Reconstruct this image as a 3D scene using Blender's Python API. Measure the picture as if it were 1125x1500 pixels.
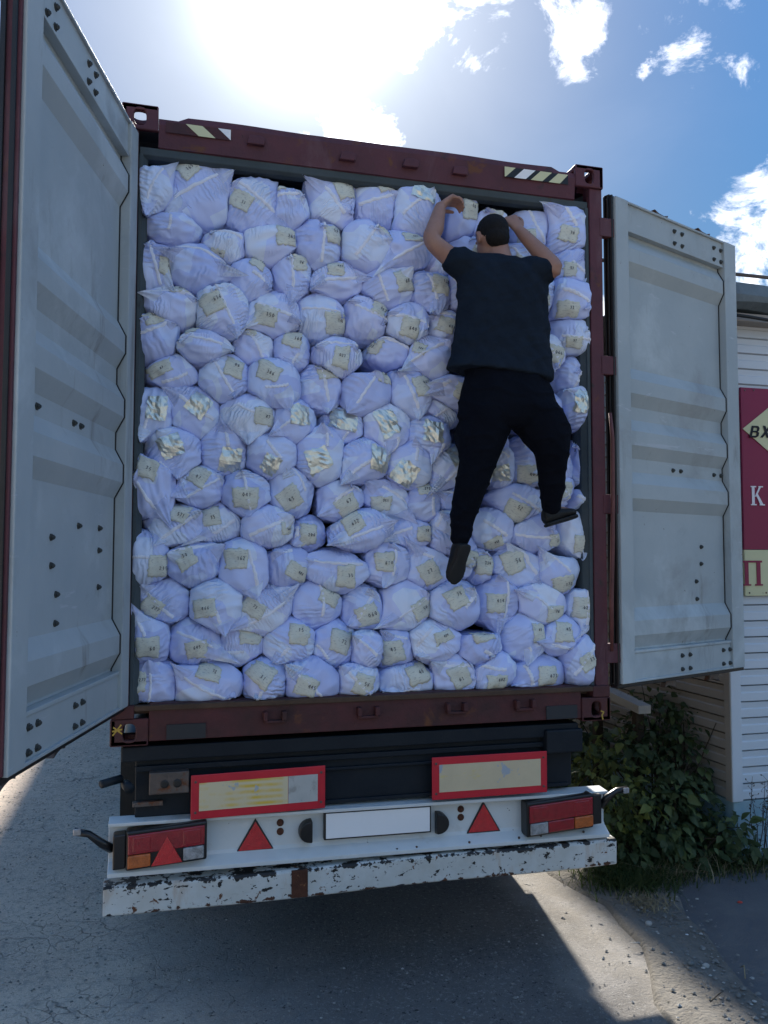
import bpy, math, random
import numpy as np
from mathutils import Vector, Matrix
R = math.radians
random.seed(7); rng = np.random.default_rng(11)
S = bpy.context.scene
COL = S.collection
for o in list(bpy.data.objects): bpy.data.objects.remove(o)

# ------------------------------------------------------------ camera, world, sun, exposure
ZB = 1.16                                    # underside of the container above the ground
CAM = np.array([-1.0347, -3.87607, 0.81631 + ZB])
YAW, PIT, ROL, FPX = -0.26483, 0.05702, 0.00101, 1226.818
fwd = np.array([-math.sin(YAW)*math.cos(PIT), math.cos(YAW)*math.cos(PIT), math.sin(PIT)])
rgt = np.array([math.cos(YAW), math.sin(YAW), 0.0]); upv = np.cross(rgt, fwd)
cr = math.cos(ROL)*rgt + math.sin(ROL)*upv; cu = -math.sin(ROL)*rgt + math.cos(ROL)*upv
cd = bpy.data.cameras.new('camera'); cam = bpy.data.objects.new('camera', cd); COL.objects.link(cam)
cam.matrix_world = Matrix([[cr[0], cu[0], -fwd[0], CAM[0]], [cr[1], cu[1], -fwd[1], CAM[1]], [cr[2], cu[2], -fwd[2], CAM[2]], [0, 0, 0, 1]])
cd.sensor_fit = 'VERTICAL'; cd.sensor_height = 36; cd.sensor_width = 27; cd.lens = FPX/1500*36
cd.clip_start = .05; cd.clip_end = 3000
S.camera = cam

SUN_EL, SUN_SLOPE = 35.5, 0.17               # sun beyond the container, a little to the right
sun_dir = np.array([SUN_SLOPE, 1.0, 0.0]); sun_dir /= np.linalg.norm(sun_dir)
sun_dir = np.array([sun_dir[0]*math.cos(R(SUN_EL)), sun_dir[1]*math.cos(R(SUN_EL)), math.sin(R(SUN_EL))])
sl = bpy.data.lights.new('sun', 'SUN'); so = bpy.data.objects.new('sun', sl); COL.objects.link(so)
sl.energy = 3.4; sl.angle = R(2.0); sl.color = (1, .94, .85)
so.rotation_euler = Vector(sun_dir).to_track_quat('Z', 'Y').to_euler()
SKY_STRENGTH = .105
S.view_settings.view_transform = 'Standard'; S.view_settings.look = 'None'
S.view_settings.gamma = 1; S.view_settings.use_curve_mapping = False
S.view_settings.exposure = 1.72


def pray(u, v):
    d = fwd + cr*(u - 562.5)/FPX - cu*(v - 750)/FPX
    return d/np.linalg.norm(d)
def atY(u, v, y):
    d = pray(u, v); return CAM + d*(y - CAM[1])/d[1]
def atX(u, v, x):
    d = pray(u, v); return CAM + d*(x - CAM[0])/d[0]
def atZ(u, v, z=0.):
    d = pray(u, v); return CAM + d*(z - CAM[2])/d[2]
def mpp(u, v, y):                            # metres per photo pixel on the plane y
    return abs(atY(u+1, v, y)[0] - atY(u, v, y)[0])

W = bpy.data.worlds.new('World'); S.world = W; W.use_nodes = True
def build_world():
    nt = W.node_tree; N = nt.nodes; L = nt.links; N.clear()
    out = N.new('ShaderNodeOutputWorld'); bg = N.new('ShaderNodeBackground'); bg.inputs[1].default_value = SKY_STRENGTH
    sky = N.new('ShaderNodeTexSky'); sky.sky_type = 'NISHITA'; sky.sun_disc = False
    sky.sun_elevation = R(SUN_EL); sky.sun_rotation = math.atan2(sun_dir[0], sun_dir[1])
    sky.air_density = 1.15; sky.dust_density = 0.5; sky.ozone_density = 2.2; sky.altitude = 100
    tc = N.new('ShaderNodeTexCoord')
    def M(op, a, b=None, c=None, clamp=False):
        n = N.new('ShaderNodeMath'); n.operation = op; n.use_clamp = clamp
        for i, x in enumerate((a, b, c)):
            if x is None: continue
            if isinstance(x, (int, float)): n.inputs[i].default_value = x
            else: L.new(x, n.inputs[i])
        return n.outputs[0]
    def dot(d):
        n = N.new('ShaderNodeVectorMath'); n.operation = 'DOT_PRODUCT'; L.new(tc.outputs['Generated'], n.inputs[0]); n.inputs[1].default_value = d
        return n.outputs['Value']
    def ramp(x, a, b, c=0., d=1., smooth=True):
        n = N.new('ShaderNodeMapRange'); n.interpolation_type = 'SMOOTHSTEP' if smooth else 'LINEAR'
        L.new(x, n.inputs[0])
        for i, q in enumerate((a, b, c, d)): n.inputs[1+i].default_value = q
        return n.outputs[0]
    # clouds: groups of cumulus puffs standing in their own directions, broken up by fractal noise
    blobs = [((560, -10), 5.6, 1.0), ((450, -50), 5.5, .9), ((600, 55), 3.2, .9), ((700, 50), 4.3, .60), ((715, 10), 3.0, .55), ((838, 62), 3.6, .66), ((812, 5), 2.4, .58),
             ((990, 88), 4.6, .60), ((1065, 45), 4.0, .54), ((525, 195), 4.2, .95), ((470, 200), 2.5, .7), ((1125, 345), 5.6, 1.05), ((1150, 430), 7.5, 1.0), ((1085, 395), 2.8, .8), ((890, 470), 5, .85),
             ((-25, 345), 4.5, 1.0), ((-20, 450), 6, .8), ((835, 200), 3, .36), ((820, 160), 2, .36),
             ((1500, 300), 10, .8), ((1800, 500), 12, .8), ((-500, 250), 10, .8), ((-900, 400), 12, .8)]
    m = None
    for (p, rad, amp) in blobs:
        d = dot(tuple(pray(*p)))
        q = ramp(d, math.cos(R(rad)), math.cos(R(rad*.12)), 0, amp)
        m = q if m is None else M('MAXIMUM', m, q)
    def noise0(sc, det):
        n = N.new('ShaderNodeTexNoise'); L.new(tc.outputs['Generated'], n.inputs['Vector']); n.inputs['Scale'].default_value = sc; n.inputs['Detail'].default_value = det; return n.outputs['Fac']
    fm = ramp(dot(tuple(fwd)), math.cos(R(62)), math.cos(R(48)), 1, 0)      # out-of-view sky, where unseen cloud cover is added to lift the shade
    m = M('MAXIMUM', m, M('MULTIPLY', M('MULTIPLY', ramp(noise0(2.6, 3), .45, .61), .85), fm))
    def noise(sc, det, rough, dist):
        n = N.new('ShaderNodeTexNoise'); L.new(tc.outputs['Generated'], n.inputs['Vector'])
        n.inputs['Scale'].default_value = sc; n.inputs['Detail'].default_value = det; n.inputs['Roughness'].default_value = rough; n.inputs['Distortion'].default_value = dist
        return n.outputs['Fac']
    n1 = noise(13, 12, .66, .35); n2 = noise(5, 4, .5, 0)
    dens = M('ADD', M('MULTIPLY', m, .95), M('MULTIPLY', M('SUBTRACT', n1, .5), 3.4))
    dens = ramp(dens, .54, 1.12)
    dens = M('MULTIPLY', dens, ramp(m, 0, .16))
    veil = M('MULTIPLY', ramp(noise(4, 5, .55, .4), .45, .8), .025)
    dens = M('MAXIMUM', dens, veil)
    ds = dot(tuple(sun_dir))
    glow = M('POWER', M('MAXIMUM', ds, 0), 140); glow2 = M('POWER', M('MAXIMUM', ds, 0), 12)
    cb = M('ADD', M('ADD', M('MULTIPLY', glow, 20), M('MULTIPLY', glow2, 2)), M('MULTIPLY_ADD', n2, 7.0, 1.4))
    cc = N.new('ShaderNodeCombineColor'); L.new(cb, cc.inputs[0]); L.new(M('MULTIPLY', cb, 1.02), cc.inputs[1]); L.new(M('MULTIPLY', cb, 1.10), cc.inputs[2])
    # thin bright air round the sun (forward scattering)
    halo = M('ADD', M('MULTIPLY', M('POWER', M('MAXIMUM', ds, 0), 420), 14), M('MULTIPLY', M('POWER', M('MAXIMUM', ds, 0), 50), 1.9))
    hc = N.new('ShaderNodeCombineColor'); L.new(M('MULTIPLY', halo, .82), hc.inputs[0]); L.new(M('MULTIPLY', halo, .96), hc.inputs[1]); L.new(M('MULTIPLY', halo, 1.08), hc.inputs[2])
    # evener, deeper clear air: luminance compressed over the whole dome, colour kept
    rgb = N.new('ShaderNodeRGBToBW'); L.new(sky.outputs[0], rgb.inputs[0])
    k = M('MULTIPLY', M('POWER', M('MAXIMUM', rgb.outputs[0], .05), -.86), 1.02)
    sc = N.new('ShaderNodeVectorMath'); sc.operation = 'SCALE'; L.new(sky.outputs[0], sc.inputs[0]); L.new(k, sc.inputs['Scale'])
    hs = N.new('ShaderNodeHueSaturation'); hs.inputs['Saturation'].default_value = 1.5; L.new(sc.outputs[0], hs.inputs['Color'])
    add = N.new('ShaderNodeMix'); add.data_type = 'RGBA'; add.blend_type = 'ADD'; add.inputs[0].default_value = 1
    L.new(hs.outputs[0], add.inputs[6]); L.new(hc.outputs[0], add.inputs[7])
    mx = N.new('ShaderNodeMix'); mx.data_type = 'RGBA'; L.new(dens, mx.inputs[0]); L.new(add.outputs[2], mx.inputs[6]); L.new(cc.outputs[0], mx.inputs[7])
    L.new(mx.outputs[2], bg.inputs[0]); L.new(bg.outputs[0], out.inputs[0])
build_world()

# ------------------------------------------------------------ materials
MATS = {}
def mat(name, col, rough=.6, metal=0., spec=.4, var=0., vscale=3., bump=0., bscale=40., col2=None, spots=None, coord='Object', coat=0., stretch=None, bdist=.01):
    """procedural material: base colour with broad variation towards col2, spots = list of (colour, scale, threshold, softness, stretch), bump of fine noise"""
    if name in MATS: return MATS[name]
    m = bpy.data.materials.new(name); m.use_nodes = True; nt = m.node_tree; N = nt.nodes; L = nt.links
    b = N['Principled BSDF']; b.inputs['Roughness'].default_value = rough; b.inputs['Metallic'].default_value = metal
    b.inputs['Specular IOR Level'].default_value = spec; b.inputs['Coat Weight'].default_value = coat
    tc = N.new('ShaderNodeTexCoord')
    def vec(st=None):
        mp = N.new('ShaderNodeMapping'); L.new(tc.outputs[coord], mp.inputs[0])
        if st: mp.inputs['Scale'].default_value = st
        return mp.outputs[0]
    def noise(sc, det=6, rg=.6, st=None, dist=0.):
        n = N.new('ShaderNodeTexNoise'); L.new(vec(st), n.inputs['Vector']); n.inputs['Scale'].default_value = sc
        n.inputs['Detail'].default_value = det; n.inputs['Roughness'].default_value = rg; n.inputs['Distortion'].default_value = dist
        return n.outputs['Fac']
    cur = None
    def mix(f, a, c):
        n = N.new('ShaderNodeMix'); n.data_type = 'RGBA'; L.new(f, n.inputs[0])
        for s, x in ((6, a), (7, c)):
            if isinstance(x, tuple): n.inputs[s].default_value = (*x, 1)
            else: L.new(x, n.inputs[s])
        return n.outputs[2]
    def mr(x, a, c, d=0., e=1.):
        n = N.new('ShaderNodeMapRange'); L.new(x, n.inputs[0])
        for i, q in enumerate((a, c, d, e)): n.inputs[i+1].default_value = q
        return n.outputs[0]
    cur = col
    if col2 or var:
        c2 = col2 or tuple(max(0, x*(1-var)) for x in col)
        cur = mix(mr(noise(vscale, 6, .65, stretch), .3, .7), col, c2)
    for sp in (spots or []):
        c, sc, th, soft = sp[:4]; st = sp[4] if len(sp) > 4 else None
        f = mr(noise(sc, 8, .65, st, .3), th, th+soft)
        cur = mix(f, cur, c)
    if isinstance(cur, tuple): b.inputs['Base Color'].default_value = (*cur, 1)
    else: L.new(cur, b.inputs['Base Color'])
    if bump:
        bp = N.new('ShaderNodeBump'); bp.inputs['Strength'].default_value = bump; bp.inputs['Distance'].default_value = bdist
        L.new(noise(bscale, 8, .6), bp.inputs['Height']); L.new(bp.outputs[0], b.inputs['Normal'])
    MATS[name] = m
    return m

RUST = (.12, .045, .02)
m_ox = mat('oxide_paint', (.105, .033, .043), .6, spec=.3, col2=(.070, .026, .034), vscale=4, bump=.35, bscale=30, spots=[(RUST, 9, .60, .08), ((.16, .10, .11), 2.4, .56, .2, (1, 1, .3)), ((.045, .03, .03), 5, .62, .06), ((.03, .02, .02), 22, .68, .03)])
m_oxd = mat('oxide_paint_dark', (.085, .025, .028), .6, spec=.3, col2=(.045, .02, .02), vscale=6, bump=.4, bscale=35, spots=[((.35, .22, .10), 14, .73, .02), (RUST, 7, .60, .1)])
m_in = mat('inner_grey_paint', (.39, .43, .435), .55, spec=.35, col2=(.31, .355, .37), vscale=1.6, bump=.08, bscale=25,
           spots=[((.44, .49, .50), 1.3, .56, .12), ((.27, .29, .29), 1.9, .56, .16), ((.19, .19, .17), 5, .60, .14, (1, 1, .18)), ((.42, .45, .47), 7, .66, .03, (.4, .4, 2.5)), ((.12, .10, .09), 26, .70, .02), (RUST, 13, .72, .02)])
m_lin = mat('dirty_shade_lining', (.075, .095, .105), .7, spec=.15, col2=(.05, .065, .07), vscale=4, bump=.15, bscale=30, spots=[((.05, .05, .045), 9, .62, .1), (RUST, 14, .68, .04)])  # base grey darkened to paint the shade under the roof; dirt and rust spots
m_wall = mat('inner_wall_grey', (.13, .15, .15), .65, spec=.2, var=.3, vscale=2.5, spots=[((.08, .08, .07), 9, .66, .08)])
m_rub = mat('black_rubber', (.012, .013, .014), .45, spec=.4, var=.4, vscale=9, bump=.1, bscale=60)
m_chas = mat('chassis_dark_paint', (.007, .011, .017), .6, spec=.2, col2=(.014, .019, .024), vscale=3, bump=.25, bscale=25, spots=[((.035, .035, .032), 7, .62, .18), (RUST, 12, .70, .05)])
m_steel = mat('worn_steel', (.13, .11, .10), .5, metal=.4, var=.4, vscale=15, bump=.3, bscale=60, spots=[(RUST, 14, .52, .1)])
m_floor = mat('wood_floor', (.09, .055, .035), .8, var=.5, vscale=6, bump=.4, bscale=40, stretch=(1, .1, 1))
m_bump = mat('white_bumper_paint', (.62, .64, .63), .42, spec=.4, col2=(.52, .54, .53), vscale=3, bump=.12, bscale=30, spots=[((.33, .30, .26), 4, .60, .2), ((.03, .025, .02), 26, .70, .015), (RUST, 18, .72, .02)])
m_under = mat('chipped_white_paint', (.58, .60, .59), .5, spec=.35, col2=(.46, .46, .42), vscale=5, bump=.35, bscale=22,
              spots=[((.40, .27, .17), 6, .56, .16, (1, 1, .35)), (RUST, 13, .61, .02), ((.02, .018, .018), 16, .60, .008, (1, 1, 1.8)), ((.018, .016, .016), 34, .645, .01), ((.10, .09, .08), 5, .62, .03, (.35, 1, 3))])
def edge_chips(m, za, zb, w):
    nt = m.node_tree; N = nt.nodes; L = nt.links; b = N['Principled BSDF']; src = b.inputs['Base Color'].links[0].from_socket
    tc = N.new('ShaderNodeTexCoord'); sp = N.new('ShaderNodeSeparateXYZ'); L.new(tc.outputs['Object'], sp.inputs[0])
    nz = N.new('ShaderNodeTexNoise'); L.new(tc.outputs['Object'], nz.inputs[0]); nz.inputs['Scale'].default_value = 17; nz.inputs['Detail'].default_value = 7; nz.inputs['Roughness'].default_value = .65
    cur = src
    for z, col, th in ((zb, (.022, .02, .018), .62), (za, (.07, .03, .018), .67)):
        d = N.new('ShaderNodeMath'); d.operation = 'SUBTRACT'; L.new(sp.outputs[2], d.inputs[0]); d.inputs[1].default_value = z
        a = N.new('ShaderNodeMath'); a.operation = 'ABSOLUTE'; L.new(d.outputs[0], a.inputs[0])
        r = N.new('ShaderNodeMapRange'); L.new(a.outputs[0], r.inputs[0]); r.inputs[1].default_value = 0; r.inputs[2].default_value = w; r.inputs[3].default_value = .17; r.inputs[4].default_value = -.05
        s_ = N.new('ShaderNodeMath'); s_.operation = 'ADD'; L.new(nz.outputs[0], s_.inputs[0]); L.new(r.outputs[0], s_.inputs[1])
        t = N.new('ShaderNodeMapRange'); L.new(s_.outputs[0], t.inputs[0]); t.inputs[1].default_value = th; t.inputs[2].default_value = th+.02
        x = N.new('ShaderNodeMix'); x.data_type = 'RGBA'; L.new(t.outputs[0], x.inputs[0]); L.new(cur, x.inputs[6]); x.inputs[7].default_value = (*col, 1); cur = x.outputs[2]
    L.new(cur, b.inputs['Base Color'])
edge_chips(m_under, .446, .560, .028)
m_ruststrip = mat('bare_rust', (.10, .035, .018), .85, var=.6, vscale=14, bump=.6, bscale=60, spots=[((.33, .15, .06), 25, .58, .1)])
m_red = mat('red_reflective_sheet', (.55, .012, .03), .35, spec=.5, col2=(.44, .01, .025), vscale=5, bump=.05, bscale=90, spots=[((.10, .01, .015), 22, .69, .03), ((.5, .25, .25), 9, .70, .03, (1, 1, 4))])
m_lens = mat('red_lens', (.30, .006, .014), .15, spec=.6, var=.35, vscale=30, bump=.25, bscale=160, coat=.6)
m_lens2 = mat('bright_red_reflector', (.62, .012, .015), .22, spec=.6, var=.3, vscale=40, bump=.5, bscale=220, coat=.5)
m_amber = mat('amber_lens', (.55, .13, .02), .2, spec=.5, var=.5, vscale=30, bump=.4, bscale=160, coat=.5)
m_clear = mat('clear_lens', (.38, .38, .38), .15, spec=.7, var=.6, vscale=40, bump=.5, bscale=150, coat=.6)
m_plate = mat('blank_plate', (.80, .80, .80), .35, spec=.4, var=.05, vscale=4)
m_black = mat('black_plastic', (.012, .012, .013), .35, spec=.5, bump=.1, bscale=60, var=.3, vscale=10)
m_shirt = mat('black_cotton', (.012, .019, .030), .92, spec=.12, var=.3, vscale=10, bump=.5, bscale=11, bdist=.03)
m_trous = mat('black_trouser_cloth', (.0045, .006, .011), .9, spec=.08, var=.3, vscale=9, bump=.5, bscale=12, bdist=.03)
m_shoe = mat('black_shoe_leather', (.008, .009, .010), .55, spec=.3, var=.4, vscale=25, bump=.3, bscale=50)
m_sole = mat('shoe_sole_rubber', (.013, .014, .015), .7, var=.3, vscale=20)
m_skin = mat('skin', (.33, .19, .14), .5, spec=.3, col2=(.28, .15, .11), vscale=14, bump=.15, bscale=120)
m_hair = mat('dark_hair', (.010, .008, .007), .7, spec=.25, var=.5, vscale=60, bump=.8, bscale=160)
m_ink = mat('black_ink', (.01, .01, .015), .7)
m_ink2 = mat('faded_marker_ink', (.06, .06, .075), .7)
m_tape = mat('white_seam_tape', (.82, .84, .93), .6, spec=.25, var=.12, vscale=25, bump=.35, bscale=110)
m_foil = mat('silver_foil', (.66, .67, .60), .33, metal=.78, spec=.5, col2=(.72, .74, .66), vscale=20, bump=.5, bscale=45)
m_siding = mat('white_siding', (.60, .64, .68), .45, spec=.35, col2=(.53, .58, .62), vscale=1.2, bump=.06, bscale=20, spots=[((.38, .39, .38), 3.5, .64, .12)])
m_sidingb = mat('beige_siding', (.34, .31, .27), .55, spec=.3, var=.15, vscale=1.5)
m_gap = mat('dark_backing', (.03, .032, .035), .8)
m_plinth = mat('blue_painted_plinth', (.20, .36, .44), .8, col2=(.33, .42, .46), vscale=5, bump=.4, bscale=25, spots=[((.12, .13, .12), 6, .60, .15), ((.45, .47, .46), 10, .64, .06)])
m_eave = mat('grey_eave_sheet', (.16, .20, .22), .5, spec=.4, var=.4, vscale=5, bump=.2, bscale=14, bdist=.03)
m_signr = mat('maroon_sign_face', (.24, .008, .055), .35, spec=.4, var=.12, vscale=2)
m_signc = mat('cream_sign_face', (.62, .60, .36), .4, spec=.35, var=.1, vscale=2, spots=[((.25, .24, .16), 12, .70, .06)])
m_signw = mat('white_lettering', (.72, .70, .72), .4)
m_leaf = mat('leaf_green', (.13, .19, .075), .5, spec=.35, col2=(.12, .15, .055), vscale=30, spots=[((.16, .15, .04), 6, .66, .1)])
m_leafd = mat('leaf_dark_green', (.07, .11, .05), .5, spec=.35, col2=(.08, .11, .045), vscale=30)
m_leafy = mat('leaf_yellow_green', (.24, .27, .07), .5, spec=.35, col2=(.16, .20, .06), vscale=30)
m_stem = mat('brown_stem', (.06, .045, .03), .8, var=.4, vscale=20)
m_dry = mat('dry_straw', (.30, .24, .14), .8, var=.3, vscale=20)
m_grass = mat('grass_blade', (.05, .09, .025), .6, spec=.25, col2=(.10, .11, .04), vscale=9)
m_stone = mat('pebble_grey', (.23, .22, .20), .85, col2=(.11, .11, .10), vscale=3, bump=.3, bscale=60)
m_stonel = mat('pebble_pale', (.42, .40, .36), .85, col2=(.25, .24, .22), vscale=4)
m_brick = mat('far_brick', (.26, .09, .06), .9, var=.3, vscale=2, bump=.2)
m_roof = mat('far_roof', (.10, .11, .12), .8, var=.3)
m_litter = mat('red_plastic', (.55, .05, .03), .4)
m_plank = mat('weathered_white_board', (.50, .49, .45), .7, var=.3, vscale=8, bump=.3, bscale=25, stretch=(1, .15, 1))
for mm_ in (m_leaf, m_leafd, m_leafy, m_grass):
    mm_.node_tree.nodes['Principled BSDF'].inputs['Transmission Weight'].default_value = 0
    nt = mm_.node_tree; b = nt.nodes['Principled BSDF']; tr = nt.nodes.new('ShaderNodeBsdfTranslucent'); mx = nt.nodes.new('ShaderNodeMixShader'); mx.inputs[0].default_value = .45
    c = b.inputs['Base Color'].links[0].from_socket; nt.links.new(c, tr.inputs[0])
    o = nt.nodes['Material Output']; nt.links.new(b.outputs[0], mx.inputs[1]); nt.links.new(tr.outputs[0], mx.inputs[2]); nt.links.new(mx.outputs[0], o.inputs[0])

def special_mats():
    # woven white sack cloth: gathers (wave bands across the seam), ridged creases, see-through double layers as paler patches
    def sack(name, base, base2, wave, bias):
        m = bpy.data.materials.new(name); m.use_nodes = True; nt = m.node_tree; N = nt.nodes; L = nt.links
        b = N['Principled BSDF']; b.inputs['Roughness'].default_value = .45; b.inputs['Specular IOR Level'].default_value = .5
        uv = N.new('ShaderNodeUVMap'); uv.uv_map = 'UVMap'
        def mp(s):
            q = N.new('ShaderNodeMapping'); L.new(uv.outputs[0], q.inputs[0]); q.inputs['Scale'].default_value = s; return q.outputs[0]
        n0 = N.new('ShaderNodeTexNoise'); L.new(mp((1, 1, 1)), n0.inputs['Vector']); n0.inputs['Scale'].default_value = 9; n0.inputs['Detail'].default_value = 5
        n1 = N.new('ShaderNodeTexNoise'); n1.noise_type = 'RIDGED_MULTIFRACTAL'; L.new(mp((1.0, .55, 1)), n1.inputs['Vector']); n1.inputs['Scale'].default_value = 17; n1.inputs['Detail'].default_value = 5; n1.inputs['Distortion'].default_value = .6
        w = N.new('ShaderNodeTexWave'); w.wave_type = 'BANDS'; w.bands_direction = 'X'; L.new(mp((1, 1, 1)), w.inputs['Vector']); w.inputs['Scale'].default_value = wave; w.inputs['Distortion'].default_value = 7; w.inputs['Detail'].default_value = 3; w.inputs['Detail Scale'].default_value = 1.2
        n2 = N.new('ShaderNodeTexNoise'); L.new(mp((1, 1, 1)), n2.inputs['Vector']); n2.inputs['Scale'].default_value = 5; n2.inputs['Detail'].default_value = 2
        r2 = N.new('ShaderNodeMapRange'); L.new(n2.outputs[0], r2.inputs[0]); r2.inputs[1].default_value = .48; r2.inputs[2].default_value = .70
        mw = N.new('ShaderNodeMath'); mw.operation = 'MULTIPLY'; L.new(w.outputs['Fac'], mw.inputs[0]); L.new(r2.outputs[0], mw.inputs[1])
        a = N.new('ShaderNodeMath'); a.operation = 'MULTIPLY_ADD'; L.new(n1.outputs[0], a.inputs[0]); a.inputs[1].default_value = .55; L.new(mw.outputs[0], a.inputs[2])
        bp = N.new('ShaderNodeBump'); bp.inputs['Strength'].default_value = .75; bp.inputs['Distance'].default_value = .009; L.new(a.outputs[0], bp.inputs['Height'])
        L.new(bp.outputs[0], b.inputs['Normal'])
        vo = N.new('ShaderNodeTexVoronoi'); vo.distance = 'CHEBYCHEV'; L.new(mp((1, 1, 1)), vo.inputs['Vector']); vo.inputs['Scale'].default_value = 6.5
        rv = N.new('ShaderNodeMapRange'); L.new(vo.outputs['Color'], rv.inputs[0]); rv.inputs[1].default_value = .55; rv.inputs[2].default_value = .62; rv.inputs[4].default_value = .75
        x = N.new('ShaderNodeMix'); x.data_type = 'RGBA'; L.new(n0.outputs[0], x.inputs[0]); x.inputs[6].default_value = (*base, 1); x.inputs[7].default_value = (*base2, 1)
        x2 = N.new('ShaderNodeMix'); x2.data_type = 'RGBA'; L.new(rv.outputs[0], x2.inputs[0]); L.new(x.outputs[2], x2.inputs[6]); x2.inputs[7].default_value = tuple(min(.93, c*1.18) for c in base)+(1,)
        x3 = N.new('ShaderNodeMix'); x3.data_type = 'RGBA'; x3.blend_type = 'MULTIPLY'
        rr = N.new('ShaderNodeMapRange'); L.new(n1.outputs[0], rr.inputs[0]); rr.inputs[1].default_value = .2; rr.inputs[2].default_value = 1.1; rr.inputs[3].default_value = .0; rr.inputs[4].default_value = .28
        L.new(rr.outputs[0], x3.inputs[0]); L.new(x2.outputs[2], x3.inputs[6]); x3.inputs[7].default_value = (1.12, 1.12, 1.08, 1)
        L.new(x3.outputs[2], b.inputs['Base Color'])
        return m
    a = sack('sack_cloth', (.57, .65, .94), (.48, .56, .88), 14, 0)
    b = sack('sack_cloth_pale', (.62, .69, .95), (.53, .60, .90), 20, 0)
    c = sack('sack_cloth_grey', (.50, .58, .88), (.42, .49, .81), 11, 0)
    # pale yellow paper with fine print
    m = bpy.data.materials.new('yellow_paper'); m.use_nodes = True; nt = m.node_tree; N = nt.nodes; L = nt.links
    p = N['Principled BSDF']; p.inputs['Roughness'].default_value = .7
    uv = N.new('ShaderNodeUVMap'); uv.uv_map = 'UVMap'
    n = N.new('ShaderNodeTexNoise'); mp = N.new('ShaderNodeMapping'); mp.inputs['Scale'].default_value = (60, 190, 1); L.new(uv.outputs[0], mp.inputs[0]); L.new(mp.outputs[0], n.inputs['Vector']); n.inputs['Scale'].default_value = 1; n.inputs['Detail'].default_value = 2
    r = N.new('ShaderNodeMapRange'); L.new(n.outputs[0], r.inputs[0]); r.inputs[1].default_value = .57; r.inputs[2].default_value = .66; r.inputs[4].default_value = .5
    n2 = N.new('ShaderNodeTexNoise'); L.new(uv.outputs[0], n2.inputs['Vector']); n2.inputs['Scale'].default_value = 22; n2.inputs['Detail'].default_value = 5
    x0 = N.new('ShaderNodeMix'); x0.data_type = 'RGBA'; L.new(n2.outputs[0], x0.inputs[0]); x0.inputs[6].default_value = (.72, .72, .60, 1); x0.inputs[7].default_value = (.52, .54, .49, 1)
    x = N.new('ShaderNodeMix'); x.data_type = 'RGBA'; L.new(r.outputs[0], x.inputs[0]); L.new(x0.outputs[2], x.inputs[6]); x.inputs[7].default_value = (.25, .25, .26, 1)
    L.new(x.outputs[2], p.inputs['Base Color'])
    n3 = N.new('ShaderNodeTexNoise'); n3.noise_type = 'RIDGED_MULTIFRACTAL'; L.new(uv.outputs[0], n3.inputs['Vector']); n3.inputs['Scale'].default_value = 24
    bp = N.new('ShaderNodeBump'); bp.inputs['Strength'].default_value = .6; bp.inputs['Distance'].default_value = .004; L.new(n3.outputs[0], bp.inputs['Height']); L.new(bp.outputs[0], p.inputs['Normal'])
    # reflective board face: yellow bands over white, worn
    w = bpy.data.materials.new('marker_board_face'); w.use_nodes = True; nt = w.node_tree; N = nt.nodes; L = nt.links; q = N['Principled BSDF']; q.inputs['Roughness'].default_value = .35
    tc = N.new('ShaderNodeTexCoord'); wv = N.new('ShaderNodeTexWave'); wv.wave_type = 'BANDS'; wv.bands_direction = 'Z'; L.new(tc.outputs['Object'], wv.inputs[0]); wv.inputs['Scale'].default_value = 12; wv.inputs['Distortion'].default_value = .3
    nz = N.new('ShaderNodeTexNoise'); L.new(tc.outputs['Object'], nz.inputs[0]); nz.inputs['Scale'].default_value = 6; nz.inputs['Detail'].default_value = 6
    ra = N.new('ShaderNodeMapRange'); L.new(nz.outputs[0], ra.inputs[0]); ra.inputs[1].default_value = .40; ra.inputs[2].default_value = .55
    mm = N.new('ShaderNodeMath'); mm.operation = 'MULTIPLY'; L.new(wv.outputs['Fac'], mm.inputs[0]); L.new(ra.outputs[0], mm.inputs[1])
    x = N.new('ShaderNodeMix'); x.data_type = 'RGBA'; L.new(mm.outputs[0], x.inputs[0]); x.inputs[6].default_value = (.60, .52, .34, 1); x.inputs[7].default_value = (.62, .42, .05, 1)
    nz2 = N.new('ShaderNodeTexNoise'); L.new(tc.outputs['Object'], nz2.inputs[0]); nz2.inputs['Scale'].default_value = 13; nz2.inputs['Detail'].default_value = 8
    rb = N.new('ShaderNodeMapRange'); L.new(nz2.outputs[0], rb.inputs[0]); rb.inputs[1].default_value = .62; rb.inputs[2].default_value = .64
    x2 = N.new('ShaderNodeMix'); x2.data_type = 'RGBA'; L.new(rb.outputs[0], x2.inputs[0]); L.new(x.outputs[2], x2.inputs[6]); x2.inputs[7].default_value = (.36, .40, .42, 1)
    L.new(x2.outputs[2], q.inputs['Base Color'])
    # asphalt and dirt
    g = bpy.data.materials.new('cracked_asphalt'); g.use_nodes = True; nt = g.node_tree; N = nt.nodes; L = nt.links; q = N['Principled BSDF']; q.inputs['Roughness'].default_value = .85; q.inputs['Specular IOR Level'].default_value = .25
    tc = N.new('ShaderNodeTexCoord')
    def nz(sc, det=8, rg=.6, ty=None):
        n = N.new('ShaderNodeTexNoise'); L.new(tc.outputs['Object'], n.inputs['Vector']); n.inputs['Scale'].default_value = sc; n.inputs['Detail'].default_value = det; n.inputs['Roughness'].default_value = rg; return n
    def mr(x, a, b_, c=0., d=1.):
        n = N.new('ShaderNodeMapRange'); L.new(x, n.inputs[0])
        for i, t in enumerate((a, b_, c, d)): n.inputs[i+1].default_value = t
        return n.outputs[0]
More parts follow.
